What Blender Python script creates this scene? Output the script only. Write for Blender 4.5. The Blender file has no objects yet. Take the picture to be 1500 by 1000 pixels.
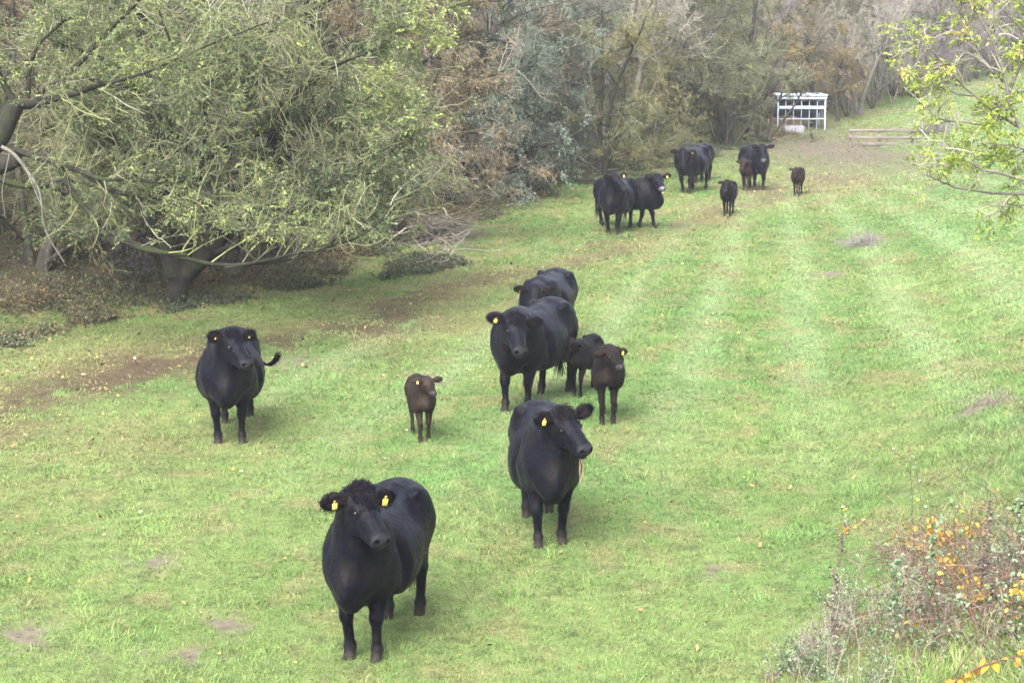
import bpy, math
import numpy as np
from mathutils import Matrix, Vector

scene = bpy.context.scene
R = math.radians
FPX, CAMH, PITCH = 2916.7, 5.9, 9.9          # focal length in photo pixels, camera height, degrees down

# ---------------------------------------------------------------- camera
cam_data = bpy.data.cameras.new("camera")
cam_data.sensor_width = 36.0
cam_data.lens = 70.0
cam_data.clip_start = 0.3
cam_data.clip_end = 3000.0
cam_data.dof.use_dof = True
cam_data.dof.focus_distance = 23.0
cam_data.dof.aperture_fstop = 5.6
camera = bpy.data.objects.new("camera", cam_data)
camera.location = (0, 0, CAMH)
camera.rotation_euler = (R(90 - PITCH), 0, 0)
scene.collection.objects.link(camera)
scene.camera = camera

# ---------------------------------------------------------------- sky, sun, exposure
SUN_EL, SUN_AZ = 48.0, 200.0                   # azimuth clockwise from +Y: behind the camera, a little left
world = bpy.data.worlds.new("World")
scene.world = world
world.use_nodes = True
wn = world.node_tree
wn.nodes.clear()
wo = wn.nodes.new("ShaderNodeOutputWorld")
wb = wn.nodes.new("ShaderNodeBackground")
ws = wn.nodes.new("ShaderNodeTexSky")
ws.sky_type = 'NISHITA'
ws.sun_disc = False
ws.sun_elevation = R(SUN_EL)
ws.sun_rotation = R(SUN_AZ)
ws.air_density = 1.3
ws.dust_density = 6.0
ws.ozone_density = 1.2
whs = wn.nodes.new("ShaderNodeHueSaturation")   # overcast: the blue is mostly washed out
whs.inputs['Saturation'].default_value = 0.5
wn.links.new(ws.outputs[0], whs.inputs['Color'])
wn.links.new(whs.outputs[0], wb.inputs[0])
wb.inputs[1].default_value = 0.15
wn.links.new(wb.outputs[0], wo.inputs[0])

sun_data = bpy.data.lights.new("sun", 'SUN')
sun_data.energy = 1.3
sun_data.angle = R(38)
sun_data.color = (1.0, 0.98, 0.95)
sun = bpy.data.objects.new("sun", sun_data)
_d = Vector((math.sin(R(SUN_AZ)) * math.cos(R(SUN_EL)), math.cos(R(SUN_AZ)) * math.cos(R(SUN_EL)), math.sin(R(SUN_EL))))
sun.rotation_euler = _d.to_track_quat('Z', 'Y').to_euler()
sun.location = _d * 60
scene.collection.objects.link(sun)

scene.view_settings.view_transform = 'Standard'
scene.view_settings.look = 'None'
scene.view_settings.exposure = 2.2
scene.view_settings.gamma = 1.0
scene.render.engine = 'CYCLES'
scene.cycles.max_bounces = 6
scene.cycles.diffuse_bounces = 2
scene.cycles.glossy_bounces = 2
scene.cycles.transmission_bounces = 3
scene.cycles.volume_bounces = 0
scene.cycles.transparent_max_bounces = 6
scene.cycles.use_denoising = True

# ---------------------------------------------------------------- noise and helpers
def _hash(ix, iy, iz, seed):
    h = (ix.astype(np.int64) * 374761393 + iy.astype(np.int64) * 668265263 + iz.astype(np.int64) * 2147483647 + seed * 974634777) & 0xFFFFFFFF
    h = ((h ^ (h >> 13)) * 1274126177) & 0xFFFFFFFF
    h = ((h ^ (h >> 16)) * 2246822519) & 0xFFFFFFFF
    return ((h ^ (h >> 15)) & 0xFFFFFF) / float(0xFFFFFF)

def noise2(x, y, seed=0):
    x = np.asarray(x, float); y = np.asarray(y, float)
    ix = np.floor(x); iy = np.floor(y)
    fx = x - ix; fy = y - iy
    fx = fx * fx * (3 - 2 * fx); fy = fy * fy * (3 - 2 * fy)
    z = np.zeros_like(ix)
    a = _hash(ix, iy, z, seed); b = _hash(ix + 1, iy, z, seed)
    c = _hash(ix, iy + 1, z, seed); d = _hash(ix + 1, iy + 1, z, seed)
    return (a * (1 - fx) + b * fx) * (1 - fy) + (c * (1 - fx) + d * fx) * fy

def fbm2(x, y, seed=0, oct=4):
    s = 0; a = 0.5; t = 0
    for o in range(oct):
        s = s + a * noise2(x * 2 ** o + 17.3 * o, y * 2 ** o - 9.1 * o, seed + o); t += a; a *= 0.5
    return s / t

def noise3(p, seed=0):
    i = np.floor(p); f = p - i
    f = f * f * (3 - 2 * f)
    r = 0
    for dx in (0, 1):
        for dy in (0, 1):
            for dz in (0, 1):
                w = (f[:, 0] if dx else 1 - f[:, 0]) * (f[:, 1] if dy else 1 - f[:, 1]) * (f[:, 2] if dz else 1 - f[:, 2])
                r = r + w * _hash(i[:, 0] + dx, i[:, 1] + dy, i[:, 2] + dz, seed)
    return r

def sstep(a, b, x):
    t = np.clip((x - a) / (b - a), 0, 1)
    return t * t * (3 - 2 * t)

def unit(v):
    return v / np.maximum(np.linalg.norm(v, axis=-1, keepdims=True), 1e-9)

def link(o, parent=None):
    scene.collection.objects.link(o)
    if parent is not None:
        o.parent = parent
    return o

def tag(o, label=None, cat=None, group=None, kind=None):
    if label: o["label"] = label
    if cat: o["category"] = cat
    if group: o["group"] = group
    if kind: o["kind"] = kind
    return o

def empty(name, loc=(0, 0, 0), rz=0.0, s=1.0):
    o = bpy.data.objects.new(name, None)
    o.empty_display_size = 0.2
    o.location = loc
    o.rotation_euler = (0, 0, rz)
    o.scale = (s, s, s)
    return link(o)

def np_mesh(name, verts, faces_list, mats=None, mat_idx=None, cols=None, smooth=True, attr=None):
    """faces_list: list of (n,k) int arrays. cols: (nverts,3) colour attribute 'col'."""
    me = bpy.data.meshes.new(name)
    verts = np.ascontiguousarray(verts, dtype=np.float32)
    faces_list = [f for f in faces_list if len(f)]
    nf = sum(len(f) for f in faces_list)
    loops = np.concatenate([np.asarray(f, dtype=np.int32).ravel() for f in faces_list])
    sizes = np.concatenate([np.full(len(f), f.shape[1], dtype=np.int32) for f in faces_list])
    starts = np.concatenate(([0], np.cumsum(sizes)[:-1])).astype(np.int32)
    me.vertices.add(len(verts)); me.vertices.foreach_set("co", verts.ravel())
    me.loops.add(len(loops)); me.loops.foreach_set("vertex_index", loops)
    me.polygons.add(nf); me.polygons.foreach_set("loop_start", starts); me.polygons.foreach_set("loop_total", sizes)
    if smooth:
        me.polygons.foreach_set("use_smooth", np.ones(nf, dtype=bool))
    if mats:
        for m in mats: me.materials.append(m)
    if mat_idx is not None:
        me.polygons.foreach_set("material_index", np.asarray(mat_idx, dtype=np.int32))
    if cols is not None:
        a = me.color_attributes.new("col", 'FLOAT_COLOR', 'POINT')
        c = np.ones((len(verts), 4), dtype=np.float32); c[:, :3] = cols
        a.data.foreach_set("color", c.ravel())
    if attr is not None:
        for k, v in attr.items():
            a = me.attributes.new(k, 'FLOAT', 'POINT')
            a.data.foreach_set("value", np.asarray(v, dtype=np.float32))
    me.update(calc_edges=True)
    return me

def mobj(name, me, parent=None):
    return link(bpy.data.objects.new(name, me), parent)

class Parts:
    """collects little pieces (verts, faces of 3 or 4) into one mesh"""
    def __init__(s): s.v = []; s.q = []; s.t = []; s.n = 0; s.c = []
    def add(s, v, q=None, t=None, c=None):
        v = np.asarray(v, float).reshape(-1, 3)
        s.v.append(v)
        if q is not None and len(q): s.q.append(np.asarray(q) + s.n)
        if t is not None and len(t): s.t.append(np.asarray(t) + s.n)
        if c is not None:
            c = np.asarray(c, float)
            s.c.append(np.broadcast_to(c, (len(v), 3)) if c.ndim == 1 else c)
        s.n += len(v)
    def mesh(s, name, mats, smooth=False):
        fl = []
        if s.q: fl.append(np.concatenate(s.q))
        if s.t: fl.append(np.concatenate(s.t))
        return np_mesh(name, np.concatenate(s.v), fl, mats, cols=np.concatenate(s.c) if s.c else None, smooth=smooth)

def box_vf(c, size, rot=None, bevel=0.0):
    hx, hy, hz = [k / 2 for k in size]
    b = min(bevel, hx * .9, hy * .9, hz * .9)
    if b <= 0:
        v = np.array([[x, y, z] for x in (-hx, hx) for y in (-hy, hy) for z in (-hz, hz)])
        q = np.array([[0, 1, 3, 2], [4, 6, 7, 5], [0, 4, 5, 1], [2, 3, 7, 6], [0, 2, 6, 4], [1, 5, 7, 3]])
        t = np.zeros((0, 3), int)
    else:
        vs = []; idx = {}
        for sx in (-1, 1):
            for sy in (-1, 1):
                for sz in (-1, 1):
                    for ax in range(3):
                        p = [sx * (hx - b), sy * (hy - b), sz * (hz - b)]
                        p[ax] += (sx, sy, sz)[ax] * b
                        idx[(sx, sy, sz, ax)] = len(vs); vs.append(p)
        v = np.array(vs); q = []; t = []
        def I(s, ax): return idx[(s[0], s[1], s[2], ax)]
        for ax in range(3):
            o = [a for a in range(3) if a != ax]
            for sg in (-1, 1):
                ring = []
                for a, bb in ((-1, -1), (1, -1), (1, 1), (-1, 1)):
                    s = [0, 0, 0]; s[ax] = sg; s[o[0]] = a; s[o[1]] = bb; ring.append(I(s, ax))
                q.append(ring)
            for a in (-1, 1):
                for bb in (-1, 1):
                    s0 = [0, 0, 0]; s0[ax] = -1; s0[o[0]] = a; s0[o[1]] = bb
                    s1 = list(s0); s1[ax] = 1
                    q.append([I(s0, o[0]), I(s1, o[0]), I(s1, o[1]), I(s0, o[1])])
        for sx in (-1, 1):
            for sy in (-1, 1):
                for sz in (-1, 1):
                    t.append([I((sx, sy, sz), 0), I((sx, sy, sz), 1), I((sx, sy, sz), 2)])
        q = np.array(q); t = np.array(t)
        fix = []
        for f in q:
            n = np.cross(v[f[1]] - v[f[0]], v[f[2]] - v[f[0]])
            fix.append(f if n @ v[f].mean(0) > 0 else f[::-1])
        q = np.array(fix)
        t = np.array([f if np.cross(v[f[1]] - v[f[0]], v[f[2]] - v[f[0]]) @ v[f].mean(0) > 0 else f[::-1] for f in t])
    if rot is not None: v = v @ np.asarray(rot).T
    return v + np.asarray(c), q, t

def tubes(P, rad, k=4):
    """P (N,S,3) polylines, rad (N,S) -> verts, quads (open tubes, pointed when the last radius is small)"""
    P = np.asarray(P, float); N, S, _ = P.shape
    T = np.empty_like(P)
    T[:, 1:-1] = P[:, 2:] - P[:, :-2]; T[:, 0] = P[:, 1] - P[:, 0]; T[:, -1] = P[:, -1] - P[:, -2]
    T = unit(T)
    m = unit(P[:, -1] - P[:, 0])
    ref = np.where(np.abs(m[:, 2:3]) < 0.8, np.array([[0, 0, 1.0]]), np.array([[1.0, 0.1, 0]]))
    ref = np.repeat(ref[:, None, :], S, 1)
    A = unit(np.cross(T, ref)); B = np.cross(T, A)
    ang = np.arange(k) * 2 * math.pi / k
    ring = A[:, :, None, :] * np.cos(ang)[None, None, :, None] + B[:, :, None, :] * np.sin(ang)[None, None, :, None]
    V = P[:, :, None, :] + ring * rad[:, :, None, None]
    n = np.arange(N)[:, None, None] * S * k; s = np.arange(S - 1)[None, :, None] * k; j = np.arange(k)[None, None, :]
    j2 = (j + 1) % k
    q = np.stack([n + s + j, n + s + k + j, n + s + k + j2, n + s + j2], -1).reshape(-1, 4)
    return V.reshape(-1, 3), q

# ---------------------------------------------------------------- materials
def new_mat(name):
    m = bpy.data.materials.new(name); m.use_nodes = True
    nt = m.node_tree; nt.nodes.clear()
    out = nt.nodes.new("ShaderNodeOutputMaterial"); b = nt.nodes.new("ShaderNodeBsdfPrincipled")
    nt.links.new(b.outputs[0], out.inputs[0])
    return m, nt, b, out

def N(nt, t, **kw):
    n = nt.nodes.new(t)
    for k, v in kw.items(): setattr(n, k, v)
    return n

def noise_node(nt, scale, detail=3.0, rough=0.6, coord='Object', vscale=None):
    tc = N(nt, "ShaderNodeTexCoord"); n = N(nt, "ShaderNodeTexNoise")
    n.inputs['Scale'].default_value = scale; n.inputs['Detail'].default_value = detail; n.inputs['Roughness'].default_value = rough
    src = tc.outputs[coord]
    if vscale is not None:
        mp = N(nt, "ShaderNodeMapping"); mp.inputs['Scale'].default_value = vscale
        nt.links.new(src, mp.inputs['Vector']); src = mp.outputs[0]
    nt.links.new(src, n.inputs['Vector'])
    return n

def ramp(nt, fac, stops):
    r = N(nt, "ShaderNodeValToRGB"); el = r.color_ramp.elements
    while len(el) < len(stops): el.new(0.5)
    for e, (p, c) in zip(el, stops):
        e.position = p; e.color = (*c, 1)
    nt.links.new(fac, r.inputs[0])
    return r

def simple_mat(name, stops, scale=8.0, rough=0.8, bump=0.0, bscale=40.0, spec=0.3, metallic=0.0, vscale=None):
    m, nt, b, out = new_mat(name)
    n = noise_node(nt, scale, 5, 0.65, vscale=vscale)
    r = ramp(nt, n.outputs['Fac'], stops)
    nt.links.new(r.outputs[0], b.inputs['Base Color'])
    b.inputs['Roughness'].default_value = rough
    b.inputs['Specular IOR Level'].default_value = spec
    b.inputs['Metallic'].default_value = metallic
    if bump:
        n2 = noise_node(nt, bscale, 4, 0.7, vscale=vscale)
        bp = N(nt, "ShaderNodeBump"); bp.inputs['Strength'].default_value = bump; bp.inputs['Distance'].default_value = 0.02
        nt.links.new(n2.outputs['Fac'], bp.inputs['Height']); nt.links.new(bp.outputs[0], b.inputs['Normal'])
    return m

def tint_mat(name, stops, rough=0.75, trans=0.0, spec=0.25, attr="tint"):
    """colour picked per leaf / blade / twig by the mesh's own 'tint' value"""
    m, nt, b, out = new_mat(name)
    a = N(nt, "ShaderNodeAttribute"); a.attribute_name = attr
    r = ramp(nt, a.outputs['Fac'], stops)
    nt.links.new(r.outputs[0], b.inputs['Base Color'])
    b.inputs['Roughness'].default_value = rough
    b.inputs['Specular IOR Level'].default_value = spec
    if trans:
        tr = N(nt, "ShaderNodeBsdfTranslucent"); mx = N(nt, "ShaderNodeMixShader"); mx.inputs[0].default_value = trans
        nt.links.new(r.outputs[0], tr.inputs['Color'])
        nt.links.new(b.outputs[0], mx.inputs[1]); nt.links.new(tr.outputs[0], mx.inputs[2]); nt.links.new(mx.outputs[0], out.inputs[0])
    return m

def col_mat(name, rough=0.8, trans=0.0, spec=0.2, nscale=0, namp=0.0, bump=0.0, bscale=30):
    """colour from the mesh's own 'col' attribute, with procedural variation"""
    m, nt, b, out = new_mat(name)
    a = N(nt, "ShaderNodeAttribute"); a.attribute_name = "col"
    src = a.outputs['Color']
    if namp:
        n = noise_node(nt, nscale, 6, 0.7)
        mr = N(nt, "ShaderNodeMapRange"); mr.inputs[1].default_value = 0.3; mr.inputs[2].default_value = 0.7
        mr.inputs[3].default_value = 1 - namp; mr.inputs[4].default_value = 1 + namp
        nt.links.new(n.outputs['Fac'], mr.inputs[0])
        vm = N(nt, "ShaderNodeVectorMath", operation='SCALE')
        nt.links.new(src, vm.inputs[0]); nt.links.new(mr.outputs[0], vm.inputs['Scale']); src = vm.outputs[0]
    nt.links.new(src, b.inputs['Base Color'])
    b.inputs['Roughness'].default_value = rough
    b.inputs['Specular IOR Level'].default_value = spec
    if bump:
        n2 = noise_node(nt, bscale, 6, 0.75)
        bp = N(nt, "ShaderNodeBump"); bp.inputs['Strength'].default_value = bump; bp.inputs['Distance'].default_value = 0.05
        nt.links.new(n2.outputs['Fac'], bp.inputs['Height']); nt.links.new(bp.outputs[0], b.inputs['Normal'])
    if trans:
        tr = N(nt, "ShaderNodeBsdfTranslucent"); mx = N(nt, "ShaderNodeMixShader"); mx.inputs[0].default_value = trans
        nt.links.new(src, tr.inputs['Color'])
        nt.links.new(b.outputs[0], mx.inputs[1]); nt.links.new(tr.outputs[0], mx.inputs[2]); nt.links.new(mx.outputs[0], out.inputs[0])
    return m

# ---------------------------------------------------------------- terrain
EY = [-40, 20, 35.2, 38, 42.3, 50, 55.5, 58.3, 66, 76, 82.5, 87, 95, 140]
EX = [-12, -10.4, -9.4, -6.3, -3.2, -1.9, -1.2, 0.8, 3.4, 7.0, 10.6, 10.8, 11.5, 14]
def wood_edge(y): return np.interp(y, EY, EX)
def sp(x, w=1.0): return w * np.logaddexp(0, x / w)
def back_edge(x): return 89 + 1.3 * np.clip(x - 14, -3, 16)

def ground(x, y):
    x = np.asarray(x, float); y = np.asarray(y, float)
    z = 0.10 * (fbm2(x * .12 + 5, y * .12, 3, 2) - .5) + 0.05 * (fbm2(x * .9, y * .9, 8, 3) - .5)
    bx = x - (2.35 + (y - 15) * .175)                     # bank on the right
    slope = np.interp(y, [10, 30, 60, 90], [.30, .26, .10, .05])
    z = z + slope * sp(bx, .5)
    z = z + 0.34 * sp(wood_edge(y) - 2.2 - x, 1.0) * sstep(18, 30, y)
    z = z + 0.085 * sp(x - 14, 1.5) * sstep(84, 92, y)
    z = z + 0.36 * sp(y - back_edge(x) - 4, 2.0)
    z = z + 0.33 * sp(13.0 - y, .35) * sstep(-25, 0, y + 0 * x) * 1.0
    return np.minimum(z, 30 + 4 * noise2(x * .02, y * .02, 4))

def pix(u, v, dz=0.0):
    """pixel of the photograph -> point on the ground (raised dz)"""
    a = R(PITCH)
    f = np.array([0, math.cos(a), -math.sin(a)]); up = np.array([0, math.sin(a), math.cos(a)])
    d = f * FPX + np.array([1, 0, 0]) * (u - 750) + up * (500 - v)
    d = d / d[1]
    ys = np.linspace(9, 160, 3000)
    z = CAMH + d[2] * ys
    g = ground(d[0] * ys, ys) + dz
    i = np.argmax(z < g)
    t = (z[i - 1] - g[i - 1]) / ((z[i - 1] - g[i - 1]) - (z[i] - g[i]))
    y = ys[i - 1] + t * (ys[i] - ys[i - 1])
    return np.array([d[0] * y, y, CAMH + d[2] * y - dz])

def at(u, v, y):
    """point at depth y seen at pixel (u, v)"""
    a = R(PITCH)
    f = np.array([0, math.cos(a), -math.sin(a)]); up = np.array([0, math.sin(a), math.cos(a)])
    d = f * FPX + np.array([1, 0, 0]) * (u - 750) + up * (500 - v)
    d = d / d[1]
    return np.array([d[0] * y, y, CAMH + d[2] * y])
# ---------------------------------------------------------------- the meadow: albedo map shared by the soil sheet and the grass blades
def _seg(x, y, pts, w):
    d = np.full(np.shape(x), 99.0)
    for (x0, y0), (x1, y1) in zip(pts[:-1], pts[1:]):
        ex, ey = x1 - x0, y1 - y0
        t = np.clip(((x - x0) * ex + (y - y0) * ey) / (ex * ex + ey * ey), 0, 1)
        d = np.minimum(d, np.hypot(x - x0 - t * ex, y - y0 - t * ey))
    return d / w

_P = lambda *uv: [tuple(pix(u, v)[:2]) for u, v in uv]
TRACK_A = _P((-140, 640), (0, 588), (130, 560), (260, 520), (430, 490), (560, 462), (650, 432), (740, 400), (850, 372), (930, 352), (1040, 318), (1130, 292), (1215, 262))
TRACK_B = _P((700, 830), (850, 800), (930, 770), (1010, 735))
RIPPLE = _P((1090, 300), (1180, 250), (1225, 225))
GATEMUD = tuple(pix(1175, 212)[:2])
HUMMOCKS = [tuple(pix(u, v)[:2]) + (r * .75,) for u, v, r in ((1262, 352, .9), (1215, 402, .5), (220, 820, .35), (30, 935, .45), (185, 958, .3), (280, 962, .28), (330, 916, .3), (1450, 585, .5), (1425, 600, .4), (1050, 838, .25), (420, 530, .5), (640, 560, .3))]

def masks(x, y):
    wx = x + .9 * (fbm2(x * .5, y * .5, 31, 3) - .5) * 2; wy = y + 1.6 * (fbm2(x * .4 + 9, y * .4, 32, 3) - .5) * 2
    n1 = fbm2(x * .9, y * .45, 41, 4); n2 = fbm2(x * 3.1, y * 1.9, 42, 4); n3 = fbm2(x * .22, y * .16, 43, 3)
    n4 = fbm2(x * 9, y * 6, 44, 3)
    a = _seg(wx, wy, TRACK_A, 1.0)
    wdt = np.interp(y, [15, 30, 40, 50, 80], [2.0, 1.4, .75, .6, 1.6])
    mud = np.exp(-(a / wdt) ** 2) * np.interp(y, [20, 32, 38, 45, 60, 85], [.95, 1.0, .8, .62, .45, .5])
    mud = mud * sstep(.36, .54, n2 * .5 + n4 * .25 + n1 * .25 + .08)
    gm = np.exp(-(((x - GATEMUD[0] - .8) / 4.2) ** 2 + ((y - GATEMUD[1] + 3) / 13.0) ** 2)) * sstep(.3, .55, n2 * .5 + n1 * .5 + .1)
    purp = gm
    # trampled, strawy band beside the track and on the left
    straw = np.exp(-(a / (wdt * 2.3)) ** 2) * .75 * sstep(.32, .62, n1)
    left = sstep(wood_edge(y) + 5.5, wood_edge(y) + .5, x + 1.5 * (n1 - .5))
    straw = np.maximum(straw, .55 * left * sstep(.35, .6, n2))
    straw = np.maximum(straw, .42 * sstep(.52, .72, n1 * .55 + n2 * .45))
    a2 = _seg(x + .25 * (n1 - .5), y, TRACK_A, 1.0)
    side = fbm2(x * 1.4, y * .7, 88, 3)
    for off, ww, am in ((.55, .16, .8), (1.55, .20, .75), (2.7, .16, .5), (3.9, .18, .45)):
        straw = np.maximum(straw, am * np.exp(-((a2 - off - .3 * (n3 - .5)) / ww) ** 2) * sstep(30, 40, y) * sstep(.38, .58, side))
    b = _seg(wx, wy, TRACK_B, .45); straw = np.maximum(straw, .5 * np.exp(-b * b) * sstep(.3, .6, n2))
    bare = np.zeros_like(mud)
    for hx, hy, r in HUMMOCKS:
        bare = np.maximum(bare, np.exp(-(((x - hx) / r) ** 2 + ((y - hy) / (r * 1.3)) ** 2)) * 1.3 * sstep(.46, .56, n2 * .45 + n4 * .55 + .06))
    leaf_litter = sstep(.6, -2.4, x - wood_edge(y) + 3.2 * (n1 - .5) + 1.5 * (n2 - .5))     # leaf litter under the wood
    fan = (x - 13) / np.maximum(97 - y, 4)
    stripes = (.5 + .5 * np.sin(fan * 2 * math.pi / .031 + 3.6 * fbm2(x * .16, y * .06, 77, 2))) ** 2
    stripes = stripes * sstep(20, 34, y) * sstep(90, 74, y) * sstep(.0, 2.0, x - wood_edge(y) - 5)
    rip = np.exp(-(_seg(wx, wy, RIPPLE, 1.1)) ** 2) * sstep(.35, .6, n2)
    return dict(mud=np.clip(mud, 0, 1), straw=np.clip(straw, 0, 1), bare=np.clip(bare, 0, 1), litter=leaf_litter, gate=np.clip(np.maximum(purp, rip * .5), 0, 1), n1=n1, n2=n2, n3=n3, n4=n4, stripes=stripes)

def mixc(C, c, w):
    return C * (1 - w[..., None]) + np.array(c) * w[..., None]

def grass_colour(x, y, M=None):
    M = M or masks(x, y)
    C = np.ones(np.shape(x) + (3,)) * np.array([.108, .212, .062])
    C = mixc(C, (.165, .245, .080), sstep(.40, .62, M['n3']) * .8)
    C = mixc(C, (.105, .195, .052), sstep(.50, .68, M['n1']) * .7)
    C = mixc(C, (.205, .225, .095), sstep(.50, .68, M['n2']) * .42)
    C = mixc(C, (.08, .135, .05), sstep(.56, .70, M['n4']) * .6)
    C = mixc(C, (.235, .33, .16), M['stripes'] * .5 * sstep(.25, .55, M['n1'] * .5 + M['n2'] * .5 + .1))
    C = mixc(C, (.225, .190, .100), M['straw'] * .8)
    C = mixc(C, (.15, .145, .08), M['gate'] * .7)
    C = mixc(C, (.21, .215, .115), sstep(86, 95, y) * .6 * sstep(.3, .6, M['n1']))
    return C

def soil_colour(x, y, M):
    C = grass_colour(x, y, M) * .72
    C = mixc(C, (.12, .085, .045), np.full(np.shape(x), .30))
    C = mixc(C, (.058, .041, .028), M['mud'] * .95)
    C = mixc(C, (.095, .080, .066), M['gate'] * .9)
    C = mixc(C, (.115, .10, .075), M['bare'])
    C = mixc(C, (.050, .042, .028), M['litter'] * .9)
    return C

def build_ground():
    ys = np.concatenate([np.linspace(-60, 6, 24)[:-1], np.geomspace(6, 10, 24)[:-1], np.geomspace(10, 60, 620)[:-1], np.geomspace(60, 150, 170)[:-1], np.geomspace(150, 900, 30)])
    us = np.linspace(-1, 1, 430)
    us = np.sign(us) * (np.abs(us) * .36 + .64 * np.abs(us) ** 6)
    W = np.maximum(np.abs(ys) * 1.3, 60)
    # keep the dense middle matched to the view
    X = us[:, None] * W[None, :]
    X = np.where(np.abs(us[:, None]) < 1, X, X)
    Y = np.broadcast_to(ys[None, :], X.shape)
    Z = ground(X, Y)
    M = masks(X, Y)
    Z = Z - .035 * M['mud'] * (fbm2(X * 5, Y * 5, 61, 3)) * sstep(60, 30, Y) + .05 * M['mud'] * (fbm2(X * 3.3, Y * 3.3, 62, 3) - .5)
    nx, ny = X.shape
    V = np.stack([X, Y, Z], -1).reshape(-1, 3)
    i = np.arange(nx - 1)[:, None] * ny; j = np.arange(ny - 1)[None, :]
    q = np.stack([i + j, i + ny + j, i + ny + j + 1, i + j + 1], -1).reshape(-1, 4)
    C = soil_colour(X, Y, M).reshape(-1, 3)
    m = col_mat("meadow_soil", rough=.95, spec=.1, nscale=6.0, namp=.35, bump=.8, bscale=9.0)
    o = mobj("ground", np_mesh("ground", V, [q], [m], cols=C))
    tag(o, kind="structure")
build_ground()

def build_grass():
    rg = np.random.default_rng(11)
    NB = 1850000
    # density falls with distance: sample y from pdf ~ y^(-0.45)
    y0, y1 = 12.3, 118.0
    p = .58
    y = (y0 ** p + rg.random(NB) * (y1 ** p - y0 ** p)) ** (1 / p)
    x = (rg.random(NB) * 2 - 1) * y * .365
    M = masks(x, y)
    cl = fbm2(x * 7, y * 7, 51, 3); tuft = sstep(.56, .74, fbm2(x * 1.7, y * 1.7, 52, 3))
    pk = (1 - .93 * M['mud']) * (1 - .93 * M['bare']) * (1 - .88 * M['litter']) * (1 - .92 * M['gate']) * (.45 + .55 * sstep(.3, .55, cl) + .4 * tuft)
    inwood = x < wood_edge(y) - 7
    keep = (rg.random(NB) < pk) & ~inwood & (y < back_edge(x) + 4)
    x, y, cl, tuft = x[keep], y[keep], cl[keep], tuft[keep]
    M = {k: v[keep] for k, v in M.items()}
    n = len(x)
    z = ground(x, y)
    bank = sstep(.6, 2.5, x - (2.35 + (y - 15) * .175))
    L = (.028 + .040 * rg.random(n) ** 1.5 + .045 * tuft * rg.random(n)) * (1 + .9 * bank * sstep(40, 20, y)) * (y / 18) ** .15
    L = L * (1 - .4 * M['straw'] * (1 - tuft))
    wd = (.0028 + .0022 * rg.random(n)) * (y / 16) ** .85
    az = rg.random(n) * 2 * math.pi
    azt = 2 * math.pi * noise2(x * 1.3, y * 1.3, 55) * 2
    az = np.where(rg.random(n) < .45, azt + rg.normal(0, .6, n), az)
    lean = rg.uniform(.25, 1.25, n)
    d = np.stack([np.cos(az) * np.sin(lean), np.sin(az) * np.sin(lean), np.cos(lean)], -1)
    d2 = d + np.stack([np.cos(az) * .7, np.sin(az) * .7, -.45 - .3 * rg.random(n)], -1) * rg.uniform(.3, 1.0, n)[:, None]
    d2 = unit(d2)
    fa = rg.random(n) * 2 * math.pi
    s = np.stack([np.cos(fa), np.sin(fa), np.zeros(n)], -1) * wd[:, None]
    b = np.stack([x, y, z - .004], -1)
    m = b + d * (L * .55)[:, None]; t = m + d2 * (L * .55)[:, None]
    t[:, 2] = np.maximum(t[:, 2], z + .004)
    V = np.stack([b - s, b + s, m + s * .8, m - s * .8, t], 1).reshape(-1, 3).astype(np.float32)
    k = np.arange(n)[:, None] * 5
    q = k + np.array([[0, 1, 2, 3]]); tr = k + np.array([[3, 2, 4]])
    C = grass_colour(x, y, M)
    r = rg.random((n, 1))
    C = C * (.90 + .22 * r) * np.array([1, 1, 1]) + (rg.random((n, 1)) < .10 + .45 * M['straw'][:, None] * .6) * np.array([.16, .11, .055]) * rg.random((n, 1))
    C = C * (1 + .12 * (tuft[:, None] - .2))
    C = C + bank[:, None] * np.array([.012, .022, .014])
    C = np.repeat(C, 5, 0)
    o = mobj("grass", np_mesh("grass", V, [q, tr], [col_mat("grass_blade", rough=.7, trans=.35, spec=.15)], cols=C, smooth=False))
    tag(o, "short green meadow grass with straw-coloured patches", "grass", kind="stuff")
build_grass()

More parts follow.
